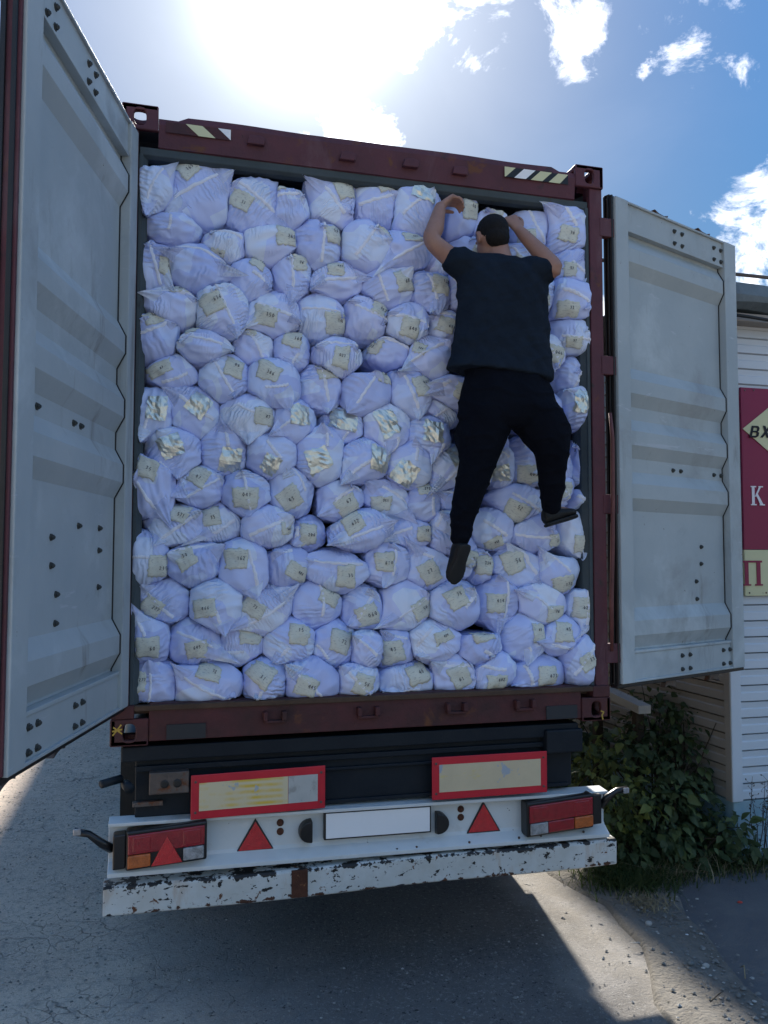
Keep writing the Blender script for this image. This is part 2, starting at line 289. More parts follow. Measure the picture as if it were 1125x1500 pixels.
    def mix(f, a_, c_):
        n = N.new('ShaderNodeMix'); n.data_type = 'RGBA'; L.new(f, n.inputs[0])
        for s_, t in ((6, a_), (7, c_)):
            if isinstance(t, tuple): n.inputs[s_].default_value = (*t, 1)
            else: L.new(t, n.inputs[s_])
        return n.outputs[2]
    c1 = mix(mr(nz(1.3).outputs[0], .35, .65), (.235, .22, .205), (.33, .31, .285))
    c1 = mix(mr(nz(150, 3, .75).outputs[0], .48, .66), c1, (.40, .385, .36))
    c1 = mix(mr(nz(38, 4, .7).outputs[0], .60, .66), c1, (.07, .07, .07))
    c1 = mix(mr(nz(75, 4, .7).outputs[0], .62, .68), c1, (.33, .32, .30))
    dn = nz(2.2, 4)
    vm = N.new('ShaderNodeVectorMath'); vm.operation = 'MULTIPLY_ADD'; L.new(dn.outputs['Color'], vm.inputs[0]); vm.inputs[1].default_value = (.35, .35, 0); L.new(tc.outputs['Object'], vm.inputs[2])
    vo = N.new('ShaderNodeTexVoronoi'); vo.feature = 'DISTANCE_TO_EDGE'; L.new(vm.outputs[0], vo.inputs['Vector']); vo.inputs['Scale'].default_value = 8
    sx = N.new('ShaderNodeSeparateXYZ'); L.new(tc.outputs['Object'], sx.inputs[0])
    crk = mr(vo.outputs['Distance'], .0, .035, .9, 0)
    cm = N.new('ShaderNodeMath'); cm.operation = 'MULTIPLY'; L.new(crk, cm.inputs[0]); L.new(mr(nz(1.7, 5).outputs[0], .42, .66), cm.inputs[1])
    xm = N.new('ShaderNodeMath'); xm.operation = 'MULTIPLY'; L.new(cm.outputs[0], xm.inputs[0]); L.new(mr(sx.outputs['X'], -.2, -1.3), xm.inputs[1])
    c1 = mix(xm.outputs[0], c1, (.05, .048, .045))
    # dusty wheel-worn patch towards the verge on the right
    dx = mr(sx.outputs['X'], .65, 1.25); dd = N.new('ShaderNodeMath'); dd.operation = 'MULTIPLY'; L.new(dx, dd.inputs[0]); L.new(mr(nz(3.5).outputs[0], .28, .55), dd.inputs[1])
    c1 = mix(dd.outputs[0], c1, (.235, .215, .185))
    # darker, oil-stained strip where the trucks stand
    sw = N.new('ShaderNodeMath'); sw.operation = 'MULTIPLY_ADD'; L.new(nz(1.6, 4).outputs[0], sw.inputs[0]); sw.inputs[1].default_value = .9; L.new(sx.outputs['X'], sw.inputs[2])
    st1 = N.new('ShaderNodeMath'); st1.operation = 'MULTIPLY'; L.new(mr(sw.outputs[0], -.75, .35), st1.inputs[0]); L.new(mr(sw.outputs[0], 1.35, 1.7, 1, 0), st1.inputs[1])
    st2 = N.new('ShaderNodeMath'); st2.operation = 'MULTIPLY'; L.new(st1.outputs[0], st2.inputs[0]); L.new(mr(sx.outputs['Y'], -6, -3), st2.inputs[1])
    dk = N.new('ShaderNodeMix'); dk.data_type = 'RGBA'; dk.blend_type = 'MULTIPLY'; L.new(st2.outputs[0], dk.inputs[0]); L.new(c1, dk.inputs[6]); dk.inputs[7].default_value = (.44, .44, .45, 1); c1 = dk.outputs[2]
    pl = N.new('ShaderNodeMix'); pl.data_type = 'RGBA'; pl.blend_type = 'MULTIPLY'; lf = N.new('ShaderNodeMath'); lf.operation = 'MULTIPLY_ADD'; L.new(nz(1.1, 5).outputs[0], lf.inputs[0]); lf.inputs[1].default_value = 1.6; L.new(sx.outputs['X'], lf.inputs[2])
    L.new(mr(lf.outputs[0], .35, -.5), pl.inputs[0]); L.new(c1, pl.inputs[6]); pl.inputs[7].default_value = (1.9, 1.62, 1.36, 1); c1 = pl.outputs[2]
    gt = nz(24, 6, .75); c1 = mix(mr(gt.outputs[0], .50, .64, 0, .5), c1, (.17, .162, .15)); gt2 = nz(48, 4, .8); c1 = mix(mr(gt2.outputs[0], .57, .64, 0, .6), c1, (.36, .34, .31))
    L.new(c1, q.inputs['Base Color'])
    h = N.new('ShaderNodeMath'); h.operation = 'MULTIPLY_ADD'; L.new(xm.outputs[0], h.inputs[0]); h.inputs[1].default_value = -.8; L.new(nz(70, 8, .75).outputs[0], h.inputs[2])
    bp = N.new('ShaderNodeBump'); bp.inputs['Strength'].default_value = .6; bp.inputs['Distance'].default_value = .03; L.new(h.outputs[0], bp.inputs['Height']); L.new(bp.outputs[0], q.inputs['Normal'])
    return a, b, c, m, w, g
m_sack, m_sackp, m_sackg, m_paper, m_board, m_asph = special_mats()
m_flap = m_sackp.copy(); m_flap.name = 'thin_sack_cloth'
def _flap():
    nt = m_flap.node_tree; N = nt.nodes; L = nt.links; b = N['Principled BSDF']; o = N['Material Output']
    t = N.new('ShaderNodeBsdfTransparent'); x = N.new('ShaderNodeMixShader'); n = N.new('ShaderNodeTexNoise'); n.inputs['Scale'].default_value = 14; uv = N.new('ShaderNodeUVMap'); uv.uv_map = 'UVMap'; L.new(uv.outputs[0], n.inputs[0])
    r = N.new('ShaderNodeMapRange'); L.new(n.outputs[0], r.inputs[0]); r.inputs[1].default_value = .35; r.inputs[2].default_value = .65; r.inputs[3].default_value = .08; r.inputs[4].default_value = .52
    L.new(r.outputs[0], x.inputs[0]); L.new(b.outputs[0], x.inputs[1]); L.new(t.outputs[0], x.inputs[2]); L.new(x.outputs[0], o.inputs[0])
_flap()
m_dirt = mat('dusty_dirt', (.215, .20, .175), .95, spec=.1, col2=(.14, .128, .11), vscale=5, bump=.9, bscale=45, bdist=.02, spots=[((.06, .055, .045), 18, .60, .1), ((.34, .31, .26), 40, .66, .05)])
m_pave = mat('old_grey_asphalt', (.11, .11, .115), .9, spec=.2, col2=(.15, .148, .145), vscale=3, bump=.8, bscale=90, spots=[((.20, .18, .15), 2.5, .60, .15)])

# ------------------------------------------------------------ mesh helpers
def tagit(o, label=None, cat=None, group=None, kind=None):
    if label: o['label'] = label
    if cat: o['category'] = cat
    if group: o['group'] = group
    if kind: o['kind'] = kind
    return o
def thing(name, label, cat, loc=(0, 0, 0), group=None):
    o = bpy.data.objects.new(name, None); COL.objects.link(o); o.location = tuple(loc); o.empty_display_size = .1
    return tagit(o, label, cat, group)
def worldloc(p):
    x = Vector((0, 0, 0))
    while p is not None: x = x + p.location; p = p.parent
    return x
def link_mesh(name, me, m, parent=None, loc=None):
    o = bpy.data.objects.new(name, me); COL.objects.link(o)
    if m and not me.materials: me.materials.append(m)
    if parent: o.parent = parent
    if loc is not None: o.location = tuple(loc)
    return o
def npmesh(name, V, F, smooth=True, uv=None):
    """V (n,3) array, F (m,k) array of quads or tris"""
    me = bpy.data.meshes.new(name); F = np.asarray(F); k = F.shape[1]
    me.vertices.add(len(V)); me.vertices.foreach_set('co', np.asarray(V, np.float32).ravel())
    me.loops.add(F.size); me.loops.foreach_set('vertex_index', F.astype(np.int32).ravel())
    me.polygons.add(len(F)); me.polygons.foreach_set('loop_start', np.arange(0, F.size, k, dtype=np.int32))
    me.polygons.foreach_set('loop_total', np.full(len(F), k, np.int32))
    me.polygons.foreach_set('use_smooth', np.full(len(F), smooth, bool))
    if uv is not None:
        l = me.uv_layers.new(name='UVMap'); l.data.foreach_set('uv', np.asarray(uv, np.float32)[F.ravel()].ravel())
    me.update(); me.validate(); return me

class MB:
    """collects simple solids in world space; build() links them as one mesh object"""
    def __init__(s, xf=None): s.v = []; s.f = []; s.xf = xf
    def add(s, vs, fs):
        o = len(s.v); s.v += [tuple(q) for q in vs]; s.f += [tuple(i+o for i in f) for f in fs]; return s
    def box(s, x0, x1, y0, y1, z0, z1):
        return s.add([(x0, y0, z0), (x1, y0, z0), (x1, y1, z0), (x0, y1, z0), (x0, y0, z1), (x1, y0, z1), (x1, y1, z1), (x0, y1, z1)],
                     [(0, 3, 2, 1), (4, 5, 6, 7), (0, 1, 5, 4), (1, 2, 6, 5), (2, 3, 7, 6), (3, 0, 4, 7)])
    def prism(s, pts, fn):
        """pts 2-D polygon, fn(p, k) -> 3-D point for k in 0, 1"""
        n = len(pts); vs = [fn(p, 0) for p in pts] + [fn(p, 1) for p in pts]
        return s.add(vs, [tuple(range(n))[::-1], tuple(range(n, 2*n))] + [(i, (i+1) % n, n+(i+1) % n, n+i) for i in range(n)])
    def sweep(s, prof, xs, fn):
        """open profile swept through positions xs as an open sheet"""
        n = len(prof); vs = [fn(p, x) for x in xs for p in prof]
        return s.add(vs, [(j*n+i, j*n+i+1, (j+1)*n+i+1, (j+1)*n+i) for j in range(len(xs)-1) for i in range(n-1)])
    def tube(s, pts, r, n=8, caps=True):
        pts = [np.array(p, float) for p in pts]; rs = r if hasattr(r, '__len__') else [r]*len(pts); vs = []
        for i, p in enumerate(pts):
            t = pts[min(i+1, len(pts)-1)] - pts[max(i-1, 0)]; t /= np.linalg.norm(t)+1e-9
            a = np.cross(t, (0, 0, 1) if abs(t[2]) < .9 else (1, 0, 0)); a /= np.linalg.norm(a); b = np.cross(t, a)
            for k in range(n):
                w = 2*math.pi*k/n; vs.append(p + rs[i]*(math.cos(w)*a + math.sin(w)*b))
        m = len(pts); fs = [(j*n+k, j*n+(k+1) % n, (j+1)*n+(k+1) % n, (j+1)*n+k) for j in range(m-1) for k in range(n)]
        if caps: fs += [tuple(range(n))[::-1], tuple(range((m-1)*n, m*n))]
        return s.add(vs, fs)
    def lathe(s, c, ax, prof, n=24):
        """prof = (radius, offset along ax)"""
        c = np.array(c, float); ax = np.array(ax, float); ax /= np.linalg.norm(ax)
        a = np.cross(ax, (0, 0, 1) if abs(ax[2]) < .9 else (1, 0, 0)); a /= np.linalg.norm(a); b = np.cross(ax, a)
        vs = [c + ax*o_ + r_*(math.cos(2*math.pi*k/n)*a + math.sin(2*math.pi*k/n)*b) for r_, o_ in prof for k in range(n)]
        m = len(prof); fs = [(j*n+k, j*n+(k+1) % n, (j+1)*n+(k+1) % n, (j+1)*n+k) for j in range(m-1) for k in range(n)]
        fs += [tuple(range(n))[::-1], tuple(range((m-1)*n, m*n))]
        return s.add(vs, fs)
    def holeplate(s, fn, w, h, t, hw, hh, n=24, cx=0, cy=0, ex=3.):
        """plate w x h x t with a rounded hole (half sizes hw, hh); fn(x, y, d) -> 3-D"""
        out = []; inn = []
        for k in range(n):
            a = 2*math.pi*(k+.5)/n; c, d = math.cos(a), math.sin(a)
            q = 1/max(abs(c)/(w/2), abs(d)/(h/2)); ox, oy = c*q, d*q
            e = (abs(c/hw)**ex + abs(d/hh)**ex)**(-1/ex)
            out.append((ox, oy)); inn.append((cx+c*e, cy+d*e))
        # snap outer ring to the corners
        for sx_ in (-1, 1):
            for sy_ in (-1, 1):
                i = min(range(n), key=lambda i: (out[i][0]-sx_*w/2)**2 + (out[i][1]-sy_*h/2)**2); out[i] = (sx_*w/2, sy_*h/2)
        vs = [fn(*p, 0) for p in out] + [fn(*p, 0) for p in inn] + [fn(*p, t) for p in out] + [fn(*p, t) for p in inn]
        fs = []
        for i in range(n):
            j = (i+1) % n
            fs += [(i, j, n+j, n+i), (2*n+j, 2*n+i, 3*n+i, 3*n+j), (n+i, n+j, 3*n+j, 3*n+i), (j, i, 2*n+i, 2*n+j)]
        return s.add(vs, fs)
    def build(s, name, m, parent=None, smooth=False, bevel=0., kind=None, label=None, fix=True):
        base = worldloc(parent) if parent else Vector((0, 0, 0))
        V = [s.xf(*q) for q in s.v] if s.xf else s.v
        me = bpy.data.meshes.new(name); me.from_pydata([(q[0]-base.x, q[1]-base.y, q[2]-base.z) for q in V], [], s.f)
        if fix:
            import bmesh
            bm = bmesh.new(); bm.from_mesh(me); bmesh.ops.recalc_face_normals(bm, faces=bm.faces)
            bm.to_mesh(me); bm.free()
        if smooth: me.polygons.foreach_set('use_smooth', [True]*len(me.polygons))
        me.update(); o = link_mesh(name, me, m, parent)
        if bevel:
            b = o.modifiers.new('bevel', 'BEVEL'); b.width = bevel; b.segments = 2; b.limit_method = 'ANGLE'; b.angle_limit = R(40); b.harden_normals = False
        return tagit(o, label, kind=kind)
def evalmesh(o, name):
    dg = bpy.context.evaluated_depsgraph_get(); me = bpy.data.meshes.new_from_object(o.evaluated_get(dg)); me.name = name
    return me

# ------------------------------------------------------------ ground
def build_ground():
    xs = np.unique(np.concatenate([np.linspace(-600, -8, 8), np.linspace(-8, 8, 60), np.linspace(8, 600, 8)]))
    ys = np.unique(np.concatenate([np.linspace(-300, -6, 6), np.linspace(-6, 14, 70), np.linspace(14, 900, 10)]))
    X, Y = np.meshgrid(xs, ys)
    Z = np.where((abs(X) < 8) & (Y > -6) & (Y < 14), .006*(np.sin(X*1.7+Y*.6)+np.sin(Y*2.1-X)) - .012, -.012)
    V = np.stack([X, Y, Z], -1).reshape(-1, 3); nx, ny = len(xs), len(ys)
    I = np.arange(nx*ny).reshape(ny, nx); F = np.stack([I[:-1, :-1], I[:-1, 1:], I[1:, 1:], I[1:, :-1]], -1).reshape(-1, 4)
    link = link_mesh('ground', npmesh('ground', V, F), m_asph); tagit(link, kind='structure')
    # dirt verge: uneven sheet between yard asphalt and the building
    def sheet(name, m, edge_l, edge_r, y0, y1, z, amp, n=70, k=22):
        vs = []
        for j in range(n):
            y = y0 + (y1-y0)*j/(n-1); a, b = edge_l(y), edge_r(y)
            for i in range(k):
                t = i/(k-1); x = a + (b-a)*t; e = min(1, 5*min(t, 1-t))
                vs.append((x, y, z + e*amp*(1 + .6*math.sin(x*9+y*5)+.5*math.sin(y*13-x*7)+.3*math.sin(31*x+17*y)) - (.03 if e == 0 else 0)))
        I = np.arange(n*k).reshape(n, k); F = np.stack([I[:-1, :-1], I[:-1, 1:], I[1:, 1:], I[1:, :-1]], -1).reshape(-1, 4)
        return tagit(link_mesh(name, npmesh(name, np.array(vs), F), m), kind='structure')
    wob = lambda y, s: .05*math.sin(3.1*y+s) + .03*math.sin(9.3*y+2*s) + .015*math.sin(23*y+s)
    eL = lambda y: (1.42 if y > .4 else 1.42 - .28*(.4-y)) + wob(y, 1)
    eR = lambda y: (1.95 if y > .45 else 1.95 - .40*(.45-y)) + wob(y, 4)
    sheet('dirt_verge', m_dirt, eL, lambda y: eR(y)+.06, -3.5, 14, .004, .008)
    sheet('pavement', m_pave, eR, lambda y: 9. + 0*y, -3.5, .9, .012, .004, 50, 30)
    return eL, eR
vergeL, vergeR = build_ground()

# ------------------------------------------------------------ building on the right
def build_building():
    BX, BY = 2.6, .87; pit = .1055; z0 = .42; n = 30; top = z0 + pit*n
    t = thing('siding_building', 'low building clad in white siding with blue plinth, beyond the right container door', 'building', (BX, BY, 0))
    LX, LY = 7.0, 9.0
    MB().box(BX+.03, BX+LX, BY+.03, BY+LY, 0, top+.1).build('wall', m_gap, t)
    MB().box(BX+.012, BX+LX+.02, BY+.008, BY+LY, -.02, z0-.012).build('plinth', m_plinth, t, bevel=.01)
    prof = lambda: [(0.012, 0), (.004, .018), (.002, .060), (.014, .066), (.010, .085), (.022, pit-.004)]   # (outwards inset, height)
    # one board of each wall shares its mesh
    def board(name, m, along, x0, x1, zb):
        mb = MB()
        pr = [(.024, -.008), (.0, .0), (.002, .050), (.010, .058), (.006, .095), (.024, pit-.010)]
        if along == 'x': fn = lambda p, x: (x, BY + p[0], zb + p[1])
        else: fn = lambda p, x: (BX + p[0], x, zb + p[1])
        pts = pr + [(.03, pit-.010), (.03, -.008)]
        return mb.prism(pts, lambda p, k: fn(p, (x0, x1)[k]))
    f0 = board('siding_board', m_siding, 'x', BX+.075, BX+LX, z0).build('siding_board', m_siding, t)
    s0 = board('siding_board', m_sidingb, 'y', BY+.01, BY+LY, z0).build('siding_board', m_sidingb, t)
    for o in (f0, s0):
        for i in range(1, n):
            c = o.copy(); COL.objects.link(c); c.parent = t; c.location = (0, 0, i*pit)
    MB().box(BX-.006, BX+.072, BY-.012, BY+.03, z0-.01, top+.02).build('corner_trim', m_siding, t, bevel=.004)
    MB().box(BX-.012, BX-.004, BY-.006, BY+.05, z0-.01, top+.02).build('corner_trim', m_sidingb, t)
    # eave of crumpled sheet metal
    xs = np.linspace(BX-.25, BX+LX, 60); mb = MB()
    zE = top + .07
    def fn(p, x): return (x, BY - .16 + p[0] + .012*math.sin(9*x), zE + p[1] + .018*math.sin(5*x+p[0]*9) * (p[1] < .05))
    mb.sweep([(.16, -.03), (.06, -.035), (0, 0), (-.01, .05), (.0, .125), (.4, .20), (6, .5)], xs, fn)
    e = mb.build('eave_sheet', m_eave, t, smooth=False, fix=False); e.modifiers.new('solid', 'SOLIDIFY').thickness = .006
    mb = MB(); mb.box(BX-.22, BX+LX, BY-.10, BY+.05, zE-.10, zE-.045).build('fascia_board', m_sidingb, t, bevel=.004)
    mb = MB(); mb.tube([(x, BY-.14-.01*math.sin(x*3), zE-.075 - .05*math.sin((x-BX+.25)*1.4)**2) for x in np.linspace(BX-.2, BX+3, 24)], .011, 6).build('sagging_cable', m_rub, t, smooth=True)
    # rail above the roof
    zp = atY(1090, 403, BY)[2]
    r = thing('roof_rail', 'thin dark pipe running level above the building roof', 'pipe', (BX+.4, BY, zp))
    mb = MB(); mb.tube([(BX-.9, BY, zp), (BX+LX, BY, zp)], .013, 8); mb.build('pipe', m_steel, r, smooth=True)
    for x in (BX+1.6, BX+4.2): MB().tube([(x, BY, zp), (x, BY, zE+.02)], .010, 6).build('bracket', m_steel, r)
    # sign
    yS = BY - .03
    a = atY(1083, 567, yS); b = atY(1088, 805, yS); c = atY(1091, 873, yS); x0 = a[0]+.01; x1 = x0 + 1.15
    s = thing('shop_sign', 'maroon and cream shop sign with Cyrillic letters fixed on the white siding', 'sign', (x0, yS, c[2]))
    MB().box(x0, x1, yS, yS+.02, b[2], a[2]).build('sign_panel', m_signr, s, bevel=.002)
    MB().box(x0, x1, yS, yS+.02, c[2], b[2]-.002).build('sign_panel', m_signc, s, bevel=.002, label='cream lower band of the sign')
    d = atY(1083.5, 628, yS); hw = .46; hh = .335
    MB().prism([(-hw, 0), (0, -hh), (hw, 0), (0, hh)], lambda p, k: (x0+.005+hw+p[0], yS-.002-.004*k, d[2]+p[1])).build('diamond_panel', m_signc, s)
    # letters
    def letter(polys, u, v, h, m, shr=0., dd=.0):
        p0 = atY(u, v, yS-.004); p0 = p0 + np.array([0, -dd, 0]); mb = MB()
        for i_, pl in enumerate(polys): mb.prism(pl, lambda p, k: (p0[0]+(p[0]+shr*p[1])*h, yS-dd-.0015-.003*k-.0006*i_, p0[2]+p[1]*h))
        mb.build('lettering', m, s)
    bar = lambda x0_, x1_, y0_, y1_: [(x0_, y0_), (x1_, y0_), (x1_, y1_), (x0_, y1_)]
    letter([bar(0, .20, 0, 1), bar(.1, .58, .84, 1), bar(.1, .60, .44, .58), bar(.1, .60, 0, .16), [(.50, .52), (.58, .48), (.76, .60), (.76, .82), (.58, 1), (.50, .92), (.56, .80), (.56, .62)], [(.50, .08), (.60, 0), (.82, .14), (.82, .42), (.60, .56), (.50, .48), (.61, .38), (.61, .18)]], 1097, 641, .080, m_ink, .28, .0065)
    letter([[(0, 0), (.24, 0), (.86, 1), (.62, 1)], [(.62, 0), (.86, 0), (.24, 1), (0, 1)]], 1113, 641, .080, m_ink, .28, .0065)
    ser = lambda x, y, w=.3: [(x, y), (x+w, y), (x+w, y+.06), (x, y+.06)]
    letter([[(.08, 0), (.24, 0), (.24, 1), (.08, 1)], ser(0, 0, .34), ser(0, .94, .34), [(.24, .45), (.34, .45), (.62, .94), (.50, .94)], [(.30, .55), (.42, .60), (.78, .0), (.58, .0)], ser(.52, 0, .32), ser(.46, .94, .28)], 1100, 740, .128, m_signw)
    letter([[(.08, 0), (.26, 0), (.26, 1), (.08, 1)], [(.64, 0), (.82, 0), (.82, 1), (.64, 1)], [(.0, .92), (.9, .92), (.9, 1), (.0, 1)], ser(0, 0, .36), ser(.55, 0, .36)], 1089, 858, .165, m_signr)
    for x, z in ((x0+.03, a[2]-.02), (x0+.1, a[2]-.015), (x0+.03, c[2]+.02), (x0+.16, c[2]+.02), (x0+.6, a[2]-.02), (x0+.6, c[2]+.02)):
        MB().lathe((x, yS-.002, z), (0, -1, 0), [(.006, 0), (.006, .002), (.002, .004)], 8).build('screw', m_steel, s)
    return BX, BY
BX, BY = build_building()

def far_things():
    # brick house and tree seen in the slot beside the right container post
    d = pray(889, 530); k = 34/d[1]; c = CAM + d*k
    h = thing('brick_house', 'far red brick house seen through the gap beside the right container post', 'house', (c[0], c[1], 0))
    top = (CAM + pray(889, 497)*k)[2]
    MB().box(c[0]-3.2, c[0]+4.5, c[1], c[1]+7, 0, top).build('wall', m_brick, h)
    MB().prism([(-3.6, 0), (4.9, 0), (.6, .9)], lambda p, kk: (c[0]+p[0], c[1]-.3+7.6*kk, top+p[1])).build('roof', m_roof, h)
    for x in (-1.8, -.2, 1.8): 
        w = MB().box(c[0]+x-.4, c[0]+x+.4, c[1]-.03, c[1]+.02, top-2, top-.8).build('window', m_signw, h)
        MB().box(c[0]+x-.33, c[0]+x+.33, c[1]-.05, c[1]-.032, top-1.93, top-.87).build('pane', m_gap, w)
    def tree(u, yy, hh, lab):
        dd = pray(u, 600); cc = CAM + dd*((yy-CAM[1])/dd[1]); t = thing('tree', lab, 'tree', (cc[0], cc[1], 0))
        mb = MB(); mb.tube([(cc[0], cc[1], 0), (cc[0]+.1, cc[1], hh*.45), (cc[0], cc[1], hh*.8)], [.14, .1, .03], 8); 
        for i in range(16):
            a = random.uniform(0, 6.3); z = hh*random.uniform(.35, .75); l = hh*random.uniform(.18, .33)
            mb.tube([(cc[0], cc[1], z), (cc[0]+l*math.cos(a), cc[1]+l*math.sin(a), z+l*.7)], [.035, .01], 5)
        mb.build('trunk', m_stem, t)
        V = []; F = []
        for i in range(2600):
            a = random.uniform(0, 6.3); q = random.random()**.5; z = random.uniform(-1, 1); r = hh*.30*q*math.sqrt(max(0.05, 1-z*z))
            p = np.array([cc[0]+r*math.cos(a), cc[1]+r*math.sin(a), hh*.68+z*hh*.32]) + rng.normal(0, .08, 3)
            u_ = rng.normal(0, 1, 3); u_ /= np.linalg.norm(u_); w_ = np.cross(u_, rng.normal(0, 1, 3)); w_ /= np.linalg.norm(w_); s = random.uniform(.05, .11)
            b = len(V); V += list(p + s*np.array([-u_, w_*.5, u_, -w_*.5])); F.append((b, b+1, b+2, b+3))
        base = np.array([cc[0], cc[1], 0]); tagit(link_mesh('crown', npmesh('crown', np.array(V)-base, F, False), m_leaf, t), kind='stuff')
    tree(905, 24, 4.6, 'thin leafy tree beyond the yard, glimpsed beside the container post')
    tree(-120, 30, 5.5, 'round leafy tree far beyond the left container door')
far_things()
def tree_line():
    V = []; F = []; rr = np.random.default_rng(8)
    for i in range(9000):
        x = rr.uniform(-75, 60); y = 85 + rr.normal(0, 3) ; hh = 5.5 + 2.2*math.sin(x*.21) + 1.5*math.sin(x*.55+1) + .8*math.sin(x*1.7)
        p = np.array([x, y, hh*rr.random()**.6]); u_ = rr.normal(0, 1, 3); u_ /= np.linalg.norm(u_); w_ = np.cross(u_, rr.normal(0, 1, 3)); w_ /= np.linalg.norm(w_); s = rr.uniform(.35, .8)
        b = len(V); V += list(p + s*np.array([-u_, w_*.6, u_, -w_*.6])); F.append((b, b+1, b+2, b+3))
    tagit(link_mesh('tree_line', npmesh('tree_line', np.array(V), np.array(F), False), m_leafd), 'dark line of distant trees along the horizon', 'trees', None, 'stuff')
tree_line()

# ------------------------------------------------------------ the container
ZT = ZB + 2.896; HW = 1.219; CL = 12.19
cont = thing('shipping_container', 'maroon shipping container with open grey doors packed full of white sacks', 'container', (0, 0, ZB))
def casting(x, y, z, sx, sy, sz, name='corner_casting'):
    """corner fitting 178 x 162 x 118 with three holes; (x, y, z) is the outer corner, s* point inwards"""
    w, l, h, t = .162, .178, .118, .026; mb = MB()
    cx, cy, cz = x+sx*w/2, y+sy*l/2, z+sz*h/2
    mb.holeplate(lambda a, b, d: (cx+a, y+sy*d, cz+b), w, h, t, .027, .038)
    mb.holeplate(lambda a, b, d: (x+sx*d, cy+a, cz+b), l-2*t*0, h, t, .032, .03)
    mb.holeplate(lambda a, b, d: (cx+a, cy+b, z+sz*d), w, l, t, .032, .055)
    mb.box(min(cx-w/2, cx+w/2), max(cx-w/2, cx+w/2), min(y+sy*l, y+sy*(l-.01)), max(y+sy*l, y+sy*(l-.01)), cz-h/2+.002, cz+h/2-.002) if False else None
    return mb
for x, sx in ((-HW, 1), (HW, -1)):
    for y, sy in ((0, 1), (CL, -1)):
        for z, sz in ((ZB, 1), (ZT, -1)):
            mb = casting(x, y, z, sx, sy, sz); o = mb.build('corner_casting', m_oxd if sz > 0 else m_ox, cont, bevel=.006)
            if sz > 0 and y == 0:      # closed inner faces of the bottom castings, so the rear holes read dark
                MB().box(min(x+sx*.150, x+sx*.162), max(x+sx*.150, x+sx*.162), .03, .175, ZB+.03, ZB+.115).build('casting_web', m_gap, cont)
m_chalk = mat('yellow_paint_mark', (.50, .33, .06), .7, var=.3, vscale=60)
for cx_, cz_, st in ((atY(172, 1070, 0)[0], atY(172, 1070, 0)[2], (((-.02, -.022), (.016, .024)), ((-.018, .014), (.02, -.016)), ((-.022, -.004), (.02, .004)))), (atY(882, 1047, 0)[0], atY(882, 1047, 0)[2], (((-.008, .02), (.01, .014)), ((.01, .014), (-.002, -.002)), ((-.002, -.002), (.004, -.024))))):
    mb = MB()
    for i_, ((x0, z0), (x1, z1)) in enumerate(st):
        L_ = math.hypot(x1-x0, z1-z0); nx, nz_ = -(z1-z0)/L_*.0032, (x1-x0)/L_*.0032
        mb.prism([(x0-nx, z0-nz_), (x1-nx, z1-nz_), (x1+nx, z1+nz_), (x0+nx, z0+nz_)], lambda p, k: (cx_+p[0], (-.0006, -.0016-.0004*i_)[k], cz_+p[1]))
    mb.build('paint_mark', m_chalk, cont)
# posts
for s in (-1, 1):
    xo = s*HW; xi = s*(HW-.062)
    # outer J-shaped rear post, then the grey lining towards the opening
    MB().prism([(0, .012), (.072, .012), (.072, .05), (.03, .05), (.03, .13), (0, .13)], lambda p, k: (xo - s*(p[0]+.004), p[1], (ZB+.118, ZT-.118)[k])).build('corner_post', m_ox, cont, bevel=.004)
    MB().prism([(.078, .022), (.096, .022), (.096, .034), (.118, .060), (.118, .15), (.04, .15), (.04, .056), (.078, .056)], lambda p, k: (xo - s*p[0], p[1], (ZB+.172, ZT-.22)[k])).build('post_lining', m_lin, cont, bevel=.003)
    MB().box(min(xo-s*.012, xo-s*.07), max(xo-s*.012, xo-s*.07), CL-.1, CL, ZB+.118, ZT-.118).build('corner_post', m_ox, cont)
    # corrugated side wall (real trapezoid corrugation) with roof and floor rails
    prof = []; y = .13
    while y < CL-.15:
        prof += [(y, 0), (y+.07, 0), (y+.138, .036), (y+.208, .036)]; y += .276
    mb = MB(); mb.sweep([(a, b) for a, b in prof], [ZB+.16, ZT-.06], lambda p, z: (s*(HW-.008-p[1]), p[0], z))
    o = mb.build('side_wall', m_wall, cont, fix=False); mod = o.modifiers.new('solid', 'SOLIDIFY'); mod.thickness = .003; mod.offset = 0
    MB().box(min(s*HW, s*(HW-.06)), max(s*HW, s*(HW-.06)), .178, CL-.178, ZT-.07, ZT-.01).build('top_rail', m_ox, cont)
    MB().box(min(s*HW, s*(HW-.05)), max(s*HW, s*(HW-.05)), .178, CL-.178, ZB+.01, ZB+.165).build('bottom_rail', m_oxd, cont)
prof = []; y = .16
while y < CL-.15: prof += [(y, 0), (y+.07, 0), (y+.1, .02), (y+.17, .02)]; y += .2
mb = MB(); mb.sweep(prof, [-HW+.03, HW-.03], lambda p, x: (x, p[0], ZT-.035+p[1])); o = mb.build('roof', m_wall, cont, fix=False); o.modifiers.new('solid', 'SOLIDIFY').thickness = .003
MB().box(-HW+.07, HW-.07, CL-.04, CL-.01, ZB+.1, ZT-.05).build('front_wall', m_ox, cont)
MB().box(-HW+.05, HW-.05, .06, CL-.05, ZB+.13, ZB+.163).build('floor', m_floor, cont)
